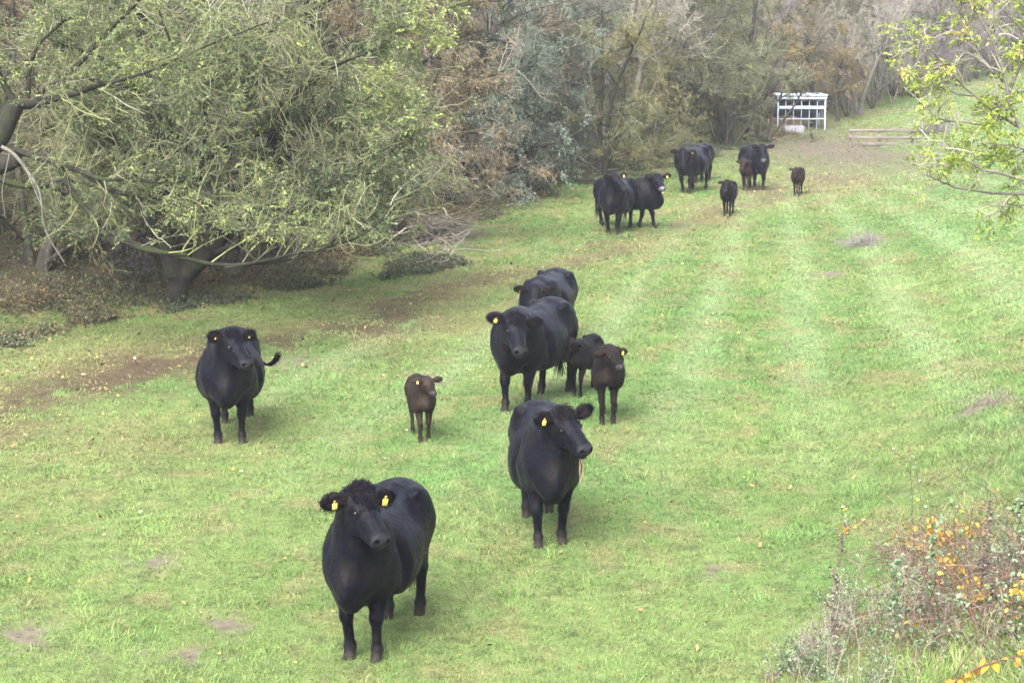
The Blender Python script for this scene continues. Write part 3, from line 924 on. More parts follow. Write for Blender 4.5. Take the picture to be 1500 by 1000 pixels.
        mobj("coat_hair", np_mesh("coat_hair", vv, [np.arange(3 * n).reshape(-1, 3)], [M_HAIR], cols=cc), root)
    if g['curls']:
        # curly poll and forehead
        m = (hl_all := (V - poll) @ H / hs)
        sel = np.where((m[:, 0] > -.10) & (m[:, 0] < .17) & (m[:, 2] > .055) & (np.abs(m[:, 1]) < .10))[0]
        pr = np.exp(-((m[sel, 0] - .0) / .08) ** 2 - (m[sel, 1] / .075) ** 2) + .02; n = g['curls']; s = rg.choice(sel, n, p=pr / pr.sum())
        top = sstep(.06, -.06, m[s, 0])
        tt = np.linspace(0, 1, 9)
        ax = unit(Nn[s] + rg.normal(0, .55, (n, 3))); b1 = unit(np.cross(ax, rg.normal(0, 1, (n, 3)))); b2 = np.cross(ax, b1)
        rr = rg.uniform(.006, .016, n); hh = rg.uniform(.008, .036, n) * (1 + 1.1 * top); tw = rg.uniform(4, 9, n) * rg.choice([-1, 1], n)
        pp = V[s][:, None] + ax[:, None] * (hh[:, None] * tt)[:, :, None] + b1[:, None] * (rr[:, None] * (np.cos(tw[:, None] * tt) - 1))[:, :, None] + b2[:, None] * (rr[:, None] * np.sin(tw[:, None] * tt))[:, :, None]
        vv, q = tubes(pp, np.linspace(.0034, .0012, 9)[None].repeat(n, 0) * (1 + .5 * rg.random((n, 1))), 4)
        cc = np.repeat(base[None] * (.8 + 1.8 * rg.random((n, 1))) + rg.random((n, 1)) ** 5 * np.array([.03, .02, .012]), 36, 0)
        mobj("forelock", np_mesh("forelock", vv, [q], [M_HAIR], cols=cc), root)
        for (eb, E2, f2, es) in ears:
            n = 420
            q0 = (V - (eb + E2[:, 0] * .12 * es))
            sel = np.where((np.linalg.norm(q0, axis=1) < .14 * es) & ((q0 @ E2[:, 0]) > -.06 * es))[0]
            s = rg.choice(sel, n)
            out = unit(q0[s]); d = unit(out * .9 + E2[:, 0] * .5 + f2 * .35 + rg.normal(0, .3, (n, 3)))
            ln = rg.uniform(.018, .045, n)
            pp = np.stack([V[s], V[s] + d * ln[:, None] * .5, V[s] + d * ln[:, None] + np.array([0, 0, -.006])], 1)
            vv, q = tubes(pp, np.array([[.0016, .0012, .0004]]).repeat(n, 0), 3)
            mobj("ear_hair", np_mesh("ear_hair", vv, [q], [M_HAIR], cols=np.repeat(base[None] * (.8 + 2 * rg.random((n, 1)) ** 2), 9, 0)), root)
    # tail switch
    n = 90 if g['h'] < .018 else 40
    tp = tail[-1]; td = unit(tail[-1] - tail[-2]); sl = g.get('switch', .30)
    tt = np.linspace(0, 1, 6)
    spd = rg.normal(0, .28, (n, 3))
    sdir = g.get('switchdir'); sdir = np.array(sdir) if sdir is not None else np.array([0, 0, -.6])
    pp = tp + rg.normal(0, .008, (n, 1, 3)) + td * tt[None, :, None] * sl * .6 + sdir * (tt ** 2)[None, :, None] * sl * .7 + spd[:, None] * (tt * .30)[None, :, None] * sl * 1.6 * (.5 + .5 * tt[None, :, None])
    vv, q = tubes(pp, np.linspace(.007, .0015, 6)[None].repeat(n, 0), 3)
    mobj("tail_switch", np_mesh("tail_switch", vv, [q], [M_HAIR], cols=np.tile(base * 1.2, (len(vv), 1))), root)
    return root, dict(L=L, H=H, V=V, N=Nn, base=base)

def stud_mesh(c, ax, r):
    ax = unit(ax); a = unit(np.cross(ax, [.3, .2, 1])); b = np.cross(ax, a)
    ph = np.arange(10) * 2 * math.pi / 10
    ring = [c + r * (a * math.cos(p) + b * math.sin(p)) for p in ph]
    ring2 = [p + ax * .006 for p in ring]
    v = ring + ring2 + [c + ax * .008]
    q = [[i, (i + 1) % 10, 10 + (i + 1) % 10, 10 + i] for i in range(10)]
    t = [[10 + i, 10 + (i + 1) % 10, 20] for i in range(10)]
    return np_mesh("stud", np.array(v), [np.array(q), np.array(t)], [M_TAGINK])
BLK = (.0026, .0030, .0062)
BRN = (.0045, .004, .0042)
HERD = "black cattle walking over the meadow"
CALVES = "young calves walking with the herd"
CALF = dict(calf=True, S=.62, leg=1.32, fat=.68, depth=.74, len=.86, hs=1.02, nw=.8, legt=1.0, h=.016, nl=.42, earl=1.1, neck=.74, dewlap=.5, hair=0,
            col=BRN, muzzle=(.05, .048, .055), mud=.4, switch=.2)
def calf(**k):
    d = dict(CALF); d.update(k); return d

build_beast("cow", dict(head=-13, hy=47, hp=27, roll=-6, nk=58, nl=.52, fat=.90, feet=[(.03, .0), (-.02, .01), (-.02, 0), (.14, .02)], h=.013, hair=60000, curls=1800, tags=(1.15, 1),
    dewlap=1.0, col=BLK, ear=(0, 6)), 531, 966,
    "nearest black cow, curly poll and two yellow ear tags, lowest in the picture", HERD)
COW_B = build_beast("cow", dict(head=5, hy=30, hp=24, roll=4, nk=48, nl=.44, fat=.92, feet=[(-.06, .0), (.10, .01), (-.1, 0), (.1, .02)], h=.013, hair=50000, curls=300, tags=(0, 1),
    col=BLK, ear=(0, -14)), 806, 799,
    "black cow with dry straw hanging from its mouth, one yellow tag", HERD)
build_beast("cow", dict(head=4, hy=36, hp=26, roll=-6, nk=52, nl=.42, fat=1.08, feet=[(.03, .0), (-.02, .01), (-.3, 0), (.1, .02)], h=.015, hair=40000, curls=300, tags=(.45, .45),
    col=BLK, ear=(4, -14), tail=[(-.95, 0, 1.24), (-1.03, .04, 1.12), (-1.05, .24, .90), (-1.0, .40, .76), (-.98, .48, .74)], switchdir=(0, .2, 1.1), switch=.22), 337, 649,
    "black cow at the left with its tail swished out sideways, standing beside the muddy strip", HERD)
build_beast("bull", dict(head=-22, hy=36, hp=32, roll=-10, nk=17, nl=.46, fat=.97, neck=1.22, hs=1.08, S=1.08, bull=True, feet=[(.0, .0), (.08, .01), (-.2, 0), (.12, .02)], h=.015, hair=40000, curls=500, tags=(0, .9),
    col=BLK, ear=(6, -4)), 755, 603,
    "big black beast walking just in front of the one with its head down", HERD)
build_beast("cow", dict(head=-15, hy=10, hp=52, nk=4, nl=.40, fat=1.08, S=.95, h=.018, hair=20000, curls=0, tags=(0, .4), col=BLK, ear=(0, -25)), 790, 518,
    "black cow with lowered head half hidden behind the big walking beast", HERD)
build_beast("calf", calf(head=12, hy=12, hp=24, S=.535, nk=50, col=(.012, .008, .006), col2=(.030, .022, .017), c2=1.0, hair=30000, hairl=.03, tags=(0, 1.1), h=.014, ear=(0, 0),
    feet=[(-.1, 0), (.06, 0), (-.05, 0), (.12, 0)]), 622, 647,
    "small brown calf standing alone, yellow tag, facing the camera", CALVES)
build_beast("calf", calf(head=-24, hy=-14, hp=55, nk=30, S=.56, tags=(1, 0), hair=15000, hairl=.02, col2=(.007, .006, .006), feet=[(.1, 0), (-.05, 0), (.15, 0), (-.15, 0)]), 845, 582,
    "dark calf with lowered head directly behind the big walking beast", CALVES)
build_beast("calf", calf(head=-4, hy=30, hp=26, nk=46, S=.66, fat=.72, tags=(1.1, 0), hair=25000, hairl=.02, col2=(.014, .010, .008), c2=.8, h=.014, feet=[(.02, 0), (.0, 0), (-.15, 0), (.1, 0)]), 890, 622,
    "dark brown calf with a yellow tag in its raised right-hand ear", CALVES)
build_beast("cow", dict(head=-14, hy=52, hp=26, nk=52, nl=.42, fat=1.0, h=.022, tags=(1, 0), col=BLK, ear=(0, -8), feet=[(.1, 0), (-.12, .01), (-.1, 0), (.1, .02)]), 898, 344,
    "far black cow looking to the right, in front of another cow's flank", HERD)
build_beast("cow", dict(head=60, hy=-44, hp=26, nk=40, nl=.42, fat=.94, S=.94, h=.022, tags=(1, 0), col=BLK, ear=(0, -8), muzzle=(.16, .16, .18), feet=[(.15, 0), (-.15, .01), (-.1, 0), (.1, .02)]), 949, 334,
    "far black cow standing crosswise with pale nose, body partly behind another cow", HERD)
build_beast("cow", dict(head=-22, hy=16, hp=48, nk=16, nl=.44, fat=1.05, S=1.0, neck=1.15, h=.024, tags=(.9, 0), col=BLK, ear=(0, -8), feet=[(.2, 0), (-.2, .01), (-.2, 0), (.15, .02)]), 1004, 283,
    "heavy far black beast walking with lowered head beside the wood", HERD)
build_beast("cow", dict(head=-26, hy=0, hp=60, nk=0, nl=.44, fat=.9, S=.86, h=.026, tags=(0, 0), col=BLK), 1014, 268,
    "black cow almost wholly hidden behind the heavy beast beside the wood", HERD)
build_beast("calf", calf(head=-12, hy=-4, hp=40, nk=36, S=.60, fat=.8, h=.022, col=(.007, .006, .007), tags=(1.1, 0), feet=[(.12, 0), (-.1, 0), (.15, 0), (-.15, 0)]), 1065, 317,
    "black calf walking alone ahead of the farthest animals", CALVES)
build_beast("calf", calf(head=-22, hy=0, hp=42, nk=26, S=.60, fat=.85, h=.022, col=(.014, .009, .008), col2=(.028, .019, .016), tags=(0, 0), feet=[(.15, 0), (-.1, 0), (.15, 0), (-.15, 0)]), 1092, 279,
    "reddish brown calf at the side of the farthest cow", CALVES)
build_beast("cow", dict(head=9, hy=-8, hp=44, nk=38, nl=.40, fat=.86, S=.95, h=.024, tags=(0, 0), col=BLK, ear=(0, -20), muzzle=(.10, .10, .12), feet=[(.05, 0), (-.05, .01), (-.2, 0), (.15, .02)]), 1112, 279,
    "farthest black cow with raised ears, a brown calf at its side", HERD)
build_beast("calf", calf(head=-14, hy=-6, hp=36, nk=30, S=.53, fat=.8, h=.022, col=(.010, .007, .006), col2=(.028, .019, .015), tags=(1.1, 0), feet=[(.2, 0), (-.1, 0), (.2, 0), (-.2, 0)],
    tail=[(-.95, 0, 1.24), (-1.05, 0, 1.24), (-1.2, .02, 1.3)]), 1167, 287,
    "brown and black calf trotting at the far right of the herd", CALVES)
# ---------------------------------------------------------------- trees: limbs grown level by level, every leaf a small folded blade
def strands(rg, start, d0, L, nseg, wob=.12, trop=(0, 0, 0), curl=0.0):
    n = len(start); P = np.empty((n, nseg + 1, 3)); P[:, 0] = start
    d = unit(d0); w = rg.normal(0, 1, (n, 3)) * curl; trop = np.asarray(trop, float)
    for s in range(nseg):
        d = unit(d + rg.normal(0, wob, (n, 3)) + w + trop)
        P[:, s + 1] = P[:, s] + d * (L / nseg)[:, None]
    return P

def taper(r0, r1, S):
    return r0[:, None] * (1 - np.linspace(0, 1, S)[None] ** .8) + r1[:, None] * np.linspace(0, 1, S)[None] ** .8

def sprout(rg, P, Rr, L, per, t0, t1, a0, a1, lr=(.35, .6), rr=.55, taperlen=.5, up=0.0):
    n, S, _ = P.shape
    cnt = np.maximum(1, rg.poisson(per, n)) if np.isscalar(per) else per
    idx = np.repeat(np.arange(n), cnt); m = len(idx)
    t = t0 + (t1 - t0) * rg.random(m)
    f = t * (S - 1); i = np.minimum(f.astype(int), S - 2); f = f - i
    p = P[idx, i] * (1 - f)[:, None] + P[idx, i + 1] * f[:, None]
    tg = unit(P[idx, i + 1] - P[idx, i])
    r = Rr[idx, i] * (1 - f) + Rr[idx, i + 1] * f
    q = unit(np.cross(tg, rg.normal(0, 1, (m, 3))))
    a = np.radians(rg.uniform(a0, a1, m))
    d = tg * np.cos(a)[:, None] + q * np.sin(a)[:, None]
    d[:, 2] += up
    Lc = L[idx] * rg.uniform(lr[0], lr[1], m) * (1 - taperlen * t)
    return p, unit(d), Lc, r * rr, idx

def leaf_faces(rg, p, d, size, aspect=.42, droop=.3, fold=.12):
    """rhombic leaves at p pointing along d"""
    n = len(p)
    d = unit(d + np.array([0, 0, -droop]))
    s = unit(np.cross(d, np.array([0, 0, 1.0]) + rg.normal(0, .55, (n, 3))))
    nn = np.cross(s, d)
    L = size[:, None]
    V = np.stack([p, p + d * L * .45 - s * L * aspect * .5 + nn * L * fold, p + d * L, p + d * L * .45 + s * L * aspect * .5 + nn * L * fold], 1)
    return V.reshape(-1, 3), np.arange(4 * n).reshape(-1, 4)

def compound(rg, p, d, size, pairs=4, aspect=.34, droop=.35):
    """feathered leaves: a stalk with paired leaflets and one at the tip"""
    n = len(p); d = unit(d + np.array([0, 0, -droop]))
    s = unit(np.cross(d, np.array([0, 0, 1.0]) + rg.normal(0, .35, (n, 3))))
    pp, dd, ss, own = [], [], [], []
    for k in range(pairs):
        t = .30 + .62 * k / pairs
        base = p + d * (size * t)[:, None] + np.array([0, 0, -.10]) * (size * t * t)[:, None]
        for sg in (-1, 1):
            pp.append(base); dd.append(unit(d * .55 + s * sg * .9 + rg.normal(0, .15, (n, 3)))); ss.append(size * .42 * rg.uniform(.8, 1.15, n)); own.append(np.arange(n))
    pp.append(p + d * (size * .95)[:, None] + np.array([0, 0, -.10]) * size[:, None]); dd.append(d); ss.append(size * .45); own.append(np.arange(n))
    pp, dd, ss, own = map(np.concatenate, (pp, dd, ss, own))
    keep = rg.random(len(pp)) < .85
    V, F = leaf_faces(rg, pp[keep], dd[keep], ss[keep], aspect, .15)
    return V, F, own[keep]

def bark_mat(name, a, b_, moss=None, bscale=14):
    m, nt, b, out = new_mat(name)
    n = noise_node(nt, 4.0, 6, .7); r = ramp(nt, n.outputs['Fac'], [(.3, a), (.65, b_)])
    src = r.outputs[0]
    if moss:
        n2 = noise_node(nt, 2.3, 4, .6); ms = N(nt, "ShaderNodeMath", operation='GREATER_THAN'); ms.inputs[1].default_value = .56
        nt.links.new(n2.outputs['Fac'], ms.inputs[0])
        mx = N(nt, "ShaderNodeMix", data_type='RGBA'); nt.links.new(ms.outputs[0], mx.inputs[0]); nt.links.new(src, mx.inputs[6]); mx.inputs[7].default_value = (*moss, 1); src = mx.outputs[2]
    nt.links.new(src, b.inputs['Base Color']); b.inputs['Roughness'].default_value = .9; b.inputs['Specular IOR Level'].default_value = .15
    n3 = noise_node(nt, bscale, 5, .75, vscale=(1, 1, .25)); bp = N(nt, "ShaderNodeBump"); bp.inputs['Strength'].default_value = .9; bp.inputs['Distance'].default_value = .03
    nt.links.new(n3.outputs['Fac'], bp.inputs['Height']); nt.links.new(bp.outputs[0], b.inputs['Normal'])
    return m

def finish_tree(name, levels, leaves, mats, rg, loc=(0, 0, 0), rz=0, s=1, part_names=('trunk', 'twigs', 'foliage')):
    """levels: list of (P, R, sides, part, tint). leaves: (V, F, tint)"""
    root = empty(name, loc, rz, s)
    for pi in (0, 1):
        vs, qs, ts, n0 = [], [], [], 0
        for P, Rr, k, part, tint in levels:
            if part != pi or not len(P): continue
            v, q = tubes(P, Rr, k)
            vs.append(v); qs.append(q + n0); ts.append(np.repeat(tint, P.shape[1] * k)); n0 += len(v)
        if vs:
            mobj(part_names[pi], np_mesh(part_names[pi], np.concatenate(vs), [np.concatenate(qs)], [mats[pi]], attr={'tint': np.concatenate(ts)}), root)
    if leaves is not None and len(leaves[1]):
        mobj(part_names[2], np_mesh(part_names[2], leaves[0], [leaves[1]], [mats[2]], smooth=False, attr={'tint': leaves[2]}), root)
    return root

def make_tree(name, seed, mats, height=8.0, stems=1, spread=.25, r0=.16, limbs=14, limb_t=(.12, .95), limb_ang=(40, 80), limb_len=(.45, .7),
              nb=9, nt_=9, ntt=7, trop=(-.02, 0.02, 0.0), droop=0.0, wob=.13, leaf='simple', leafn=2.0, leafs=.05, leafa=.5, twig_r=.0045, fill=1.0, twig_curve=0.05, lean=(0, 0), tw_len=1.0, bare_top=0.0, leaf_droop=.3, pairs=4):
    rg = np.random.default_rng(seed)
    az = rg.random(stems) * 6.28 + np.arange(stems) * 6.28 / stems
    d0 = np.stack([np.cos(az) * spread * (stems > 1) + lean[0], np.sin(az) * spread * (stems > 1) + lean[1], np.ones(stems)], -1)
    st = np.stack([np.cos(az) * .12 * (stems > 1), np.sin(az) * .12 * (stems > 1), np.full(stems, -.25)], -1)
    L = height * rg.uniform(.85, 1.0, stems)
    P0 = strands(rg, st, d0, L, 12, .07, (0, 0, .03)); R0 = taper(np.full(stems, r0 / stems ** .35), np.full(stems, .03), 13)
    R0[:, 0] *= 1.45; R0[:, 1] *= 1.1
    p, d, L1, r1, _ = sprout(rg, P0, R0, L, limbs / stems, limb_t[0], limb_t[1], limb_ang[0], limb_ang[1], limb_len, .6, .55)
    P1 = strands(rg, p, d, L1, 9, wob * .8, (0, 0, .05 + droop * -.10)); R1 = taper(r1, np.full(len(r1), .010), 10)
    p, d, L2, r2, _ = sprout(rg, P1, R1, L1, nb, .15, 1, 30, 75, (.28, .55), .55, .35)
    P2 = strands(rg, p, d, L2, 6, wob, (0, 0, -.02 - droop * .16), .04); R2 = taper(np.clip(r2, .006, .03), np.full(len(r2), .005), 7)
    # twigs also straight from the limbs' ends
    p, d, L3, r3, _ = sprout(rg, P2, R2, L2, nt_ * fill, .1, 1, 25, 75, (.30, .62), .6, .3)
    L3 = np.clip(L3, .22, 1.1) * tw_len
    P3 = strands(rg, p, d, L3, 4, wob * 1.1, (0, 0, trop[2] - droop * .18), twig_curve); R3 = taper(np.full(len(L3), twig_r * 1.5), np.full(len(L3), twig_r * .7), 5)
    p, d, L4, r4, _ = sprout(rg, P3, R3, L3, ntt, .15, 1, 20, 65, (.35, .7), .6, .3)
    L4 = np.clip(L4, .10, .45) * tw_len
    P4 = strands(rg, p, d, L4, 3, wob * 1.2, (0, 0, trop[2] - droop * .15), twig_curve); R4 = taper(np.full(len(L4), twig_r), np.full(len(L4), twig_r * .35), 4)
    T = lambda P: np.clip(.5 + .22 * rg.normal(0, 1, len(P)) + .5 * (noise3(P[:, 0] * .8, seed) - .5), 0, 1)
    lv = [(P0, R0, 12, 0, T(P0)), (P1, R1, 7, 0, T(P1)), (P2, R2, 5, 1, T(P2)), (P3, R3, 3, 1, T(P3)), (P4, R4, 3, 1, T(P4))]
    leaves = None
    if leafn > 0:
        m = len(P4); cl = noise3(P4[:, -1] * .9 + 3, seed + 5)
        k = rg.poisson(np.clip(leafn * (sstep(.25, .65, cl) * 1.7 + .12), 0, 30) * (1 - bare_top * sstep(height * .5, height * .9, P4[:, -1, 2])))
        idx = np.repeat(np.arange(m), k); t = rg.random(len(idx)); f = t * 3; i = np.minimum(f.astype(int), 2); f -= i
        pp = P4[idx, i] * (1 - f)[:, None] + P4[idx, i + 1] * f[:, None]
        dd = unit(unit(P4[idx, -1] - P4[idx, 0]) * .6 + rg.normal(0, .7, (len(idx), 3)))
        tint = np.clip(.5 + .20 * rg.normal(0, 1, len(idx)) + 1.0 * (noise3(pp * .55, seed + 9) - .5) + .5 * (noise3(pp * 2.2, seed + 10) - .5), 0, 1)
        if leaf == 'simple':
            V, F = leaf_faces(rg, pp, dd, leafs * rg.uniform(.6, 1.3, len(idx)), leafa, leaf_droop); ti = np.repeat(tint, 4)
        else:
            V, F, own = compound(rg, pp, dd, leafs * rg.uniform(.7, 1.2, len(idx)), pairs, leafa, leaf_droop); ti = np.repeat(tint[own], 4)
        leaves = (V, F, ti)
    return finish_tree(name, lv, leaves, mats, rg)

def copy_thing(src, loc, rz=0.0, s=1.0, sz=None):
    c = src.copy(); scene.collection.objects.link(c)
    c.location = loc; c.rotation_euler = (0, 0, rz); c.scale = (s, s, sz or s)
    for ch in src.children:
        d = ch.copy(); scene.collection.objects.link(d); d.parent = c
        for g2 in ch.children:
            e = g2.copy(); scene.collection.objects.link(e); e.parent = d
    return c

BK_GREY = bark_mat("grey_bark", (.009, .008, .007), (.032, .032, .025), (.024, .032, .013))
BK_DARK = bark_mat("dark_bark", (.02, .018, .016), (.07, .065, .055), (.05, .065, .03))
BK_PALE = bark_mat("pale_bark", (.07, .065, .055), (.18, .17, .15))
TW_LICHEN = tint_mat("lichen_twig", [(.0, (.055, .052, .042)), (.35, (.13, .128, .090)), (.62, (.17, .18, .09)), (.82, (.23, .255, .10)), (1, (.30, .30, .24))], rough=.9, spec=.1)
TW_BROWN = tint_mat("brown_twig", [(.0, (.065, .056, .047)), (.5, (.16, .14, .115)), (1, (.34, .31, .26))], rough=.9, spec=.1)
TW_SHADED = tint_mat('shaded_undergrowth_twig', [(.0, (.022, .018, .015)), (.5, (.055, .045, .037)), (1, (.14, .12, .095))], rough=.9, spec=.1)  # darker brown twig: the dim light under the trees is put into the colour
TW_SAGE = tint_mat("sage_twig", [(.0, (.045, .052, .042)), (.5, (.10, .12, .095)), (1, (.22, .25, .205))], rough=.9, spec=.1)
TW_PALE = tint_mat("pale_twig", [(.0, (.12, .11, .095)), (.5, (.25, .235, .205)), (1, (.44, .42, .38))], rough=.9, spec=.1)
TW_MAUVE = tint_mat("mauve_twig", [(.0, (.085, .073, .077)), (.5, (.175, .152, .16)), (1, (.31, .285, .29))], rough=.9, spec=.1)
LF_ASH = tint_mat("ash_leaf", [(0, (.036, .054, .028)), (.4, (.088, .120, .054)), (.7, (.18, .225, .10)), (1, (.32, .37, .11))], trans=.3)
LF_RUST = tint_mat("rust_leaf", [(0, (.085, .085, .045)), (.4, (.14, .125, .068)), (.75, (.22, .17, .08)), (1, (.34, .23, .08))], trans=.25)
LF_SAGE = tint_mat("sage_leaf", [(0, (.038, .056, .040)), (.4, (.085, .115, .085)), (.75, (.165, .21, .165)), (1, (.30, .35, .29))], trans=.2)
LF_OLIVE = tint_mat("olive_leaf", [(0, (.075, .085, .038)), (.4, (.145, .15, .068)), (.75, (.24, .215, .095)), (1, (.36, .27, .09))], trans=.3)
LF_DULL = tint_mat("dull_leaf", [(0, (.045, .052, .040)), (.5, (.105, .112, .078)), (1, (.21, .21, .14))], trans=.25)
LF_ORANGE = tint_mat("orange_leaf", [(0, (.11, .105, .05)), (.4, (.19, .155, .07)), (.75, (.27, .19, .07)), (1, (.40, .26, .07))], trans=.3)
LF_LIME = tint_mat("lime_leaf", [(0, (.12, .17, .04)), (.45, (.24, .31, .06)), (.8, (.37, .43, .09)), (1, (.42, .36, .10))], trans=.4, rough=.5)

KIND = {}
KIND['thorn'] = make_tree("thorn_tree", 21, (BK_DARK, TW_BROWN, LF_RUST), height=7.6, stems=3, spread=.35, limbs=30, limb_t=(.04, .95), limb_ang=(45, 95), limb_len=(.34, .5), nb=9, nt_=9, ntt=5, leafn=2.6, leafs=.052, droop=.25, r0=.14)
KIND['sage'] = make_tree("hawthorn_tree", 22, (BK_DARK, TW_SAGE, LF_SAGE), height=7.8, stems=2, spread=.25, limbs=26, limb_t=(.12, .95), limb_ang=(60, 100), limb_len=(.34, .5), nb=10, nt_=9, ntt=5, leafn=2.4, leafs=.058, droop=.6, r0=.18)
KIND['olive'] = make_tree("maple_tree", 23, (BK_DARK, TW_LICHEN, LF_OLIVE), height=7.2, stems=3, spread=.3, limbs=30, limb_t=(.04, .95), limb_ang=(40, 95), limb_len=(.34, .5), nb=9, nt_=9, ntt=5, leafn=3.0, leafs=.058, droop=.2, r0=.15)
KIND['pale'] = make_tree("bare_tree", 24, (BK_PALE, TW_PALE, LF_OLIVE), height=9.5, stems=2, spread=.22, limbs=24, limb_t=(.15, .95), limb_ang=(30, 70), limb_len=(.35, .55), nb=9, nt_=10, ntt=6, leafn=.35, leafs=.06, droop=-.35, r0=.17)
KIND['grey'] = make_tree("willow_tree", 25, (BK_DARK, TW_LICHEN, LF_DULL), height=8.6, stems=2, spread=.2, limbs=30, limb_t=(.08, .95), limb_ang=(40, 85), limb_len=(.33, .5), nb=9, nt_=9, ntt=5, leafn=2.6, leafs=.062, droop=.1, r0=.2)
KIND['orange'] = make_tree("autumn_tree", 26, (BK_DARK, TW_BROWN, LF_ORANGE), height=7.5, stems=1, limbs=26, limb_t=(.15, .95), limb_ang=(40, 85), limb_len=(.35, .55), nb=8, nt_=7, ntt=5, leafn=2.2, leafs=.075, droop=.1, r0=.16)
KIND['mauve'] = make_tree("thicket_tree", 27, (BK_DARK, TW_MAUVE, LF_RUST), height=7.0, stems=4, spread=.4, limbs=30, limb_t=(.05, .95), limb_ang=(30, 80), limb_len=(.35, .5), nb=8, nt_=8, ntt=5, leafn=.12, leafs=.06, droop=-.2, r0=.13)
KIND['bush'] = make_tree("sallow_bush", 28, (BK_DARK, TW_LICHEN, LF_DULL), height=3.6, stems=6, spread=.6, limbs=34, limb_t=(.04, .95), limb_ang=(30, 80), limb_len=(.38, .55), nb=8, nt_=8, ntt=5, leafn=2.6, leafs=.055, droop=.15, r0=.09)
USED = set()
def place(kind, x, y, s=1.0, rz=0.0, label=None, cat="tree", group="trees of the wood edge", sz=None, dz=0.0):
    src = KIND[kind]; loc = (float(x), float(y), float(ground(x, y)) + dz)
    if kind in USED:
        o = copy_thing(src, loc, rz, s, sz)
    else:
        USED.add(kind); o = src; o.location = loc; o.rotation_euler = (0, 0, rz); o.scale = (s, s, sz or s)
    tag(o, label, cat, group)
    return o
def place_px(kind, u, v, s=1.0, rz=0.0, label=None, cat="tree", group="trees of the wood edge", sz=None):
    p = pix(u, v)
    return place(kind, p[0], p[1], s, rz, label, cat, group, sz)

# front row of the wood, left to right
place_px('thorn', 560, 352, 1.0, .4, "rust and brown thorny tree right beside the big lichen-covered ash crown")
place_px('thorn', 655, 300, .95, 2.2, "rust-leaved thorny tree behind the brushwood pile, touching the grey-green hawthorn")
place_px('sage', 762, 289, 1.08, 1.0, "grey-green hawthorn with drooping layers and a dark leaning trunk")
place_px('olive', 880, 256, .95, .3, "olive and yellow tree just behind the two cows standing close together")
place_px('olive', 945, 238, .72, 2.6, "small yellowish tree beside the heavy beast near the wood")
place_px('pale', 905, 236, 1.05, .9, "pale bare tree rising behind the olive tree, twigs curving upward")
place_px('grey', 1012, 214, 1.0, 2.0, "tall dark grey-green tree behind the heavy beast at the wood edge")
place_px('bush', 1062, 214, 1.15, .5, "grey-green bush between the dark tree and the white feeder", cat="bush")
place_px('bush', 1115, 205, 1.1, 2.5, "rounded bush right against the left end of the white feeder", cat="bush")
place_px('grey', 1085, 196, .9, 4.0, "hazy grey-green tree standing behind the bushes left of the feeder")
rge = np.random.default_rng(55)
def edge_row():
    """waist-high to head-high bushes closing the foot of the wood"""
    lab = {'thorn': "low rust-brown thorn bush closing the foot of the wood", 'sage': "low grey-green bush closing the foot of the wood", 'olive': "low olive bush closing the foot of the wood", 'bush': "low dull-green bush closing the foot of the wood", 'mauve': "low bare mauve bush closing the foot of the wood"}
    y = 41.5
    while y < 86:
        x = float(wood_edge(y)) - rge.uniform(1.0, 2.4)
        u = 750 + FPX * x / y
        kk = rge.choice(['thorn', 'mauve', 'bush'], p=[.6, .25, .15]) if u < 690 else rge.choice(['sage', 'thorn', 'mauve'], p=[.8, .1, .1]) if u < 830 else rge.choice(['olive', 'bush', 'mauve'], p=[.45, .25, .3]) if u < 960 else rge.choice(['bush', 'mauve', 'olive'], p=[.5, .35, .15])
        kk = str(kk); s = rge.uniform(.30, .46) * (2.0 if kk == 'bush' else 1)
        place(kk, x, y, s, rge.uniform(0, 6.28), lab[kk], cat="bush", group="low " + KIND[kk].name.split('.')[0].replace('_', ' ') + " bushes at the foot of the wood")
        y += rge.uniform(1.2, 2.2)
    for y, o, kk, s in ((39.5, 2.2, 'mauve', .22), (40.6, 1.7, 'thorn', .24), (36.0, 6.0, 'olive', .34), (39.8, 5.2, 'bush', .6), (42, 4.5, 'thorn', .45), (41.3, 3.6, 'mauve', .35)):
        place(kk, float(wood_edge(y)) - o, y, s, rge.uniform(0, 6.28), lab[kk], cat="bush", group="low " + KIND[kk].name.split('.')[0].replace('_', ' ') + " bushes at the foot of the wood")
edge_row()
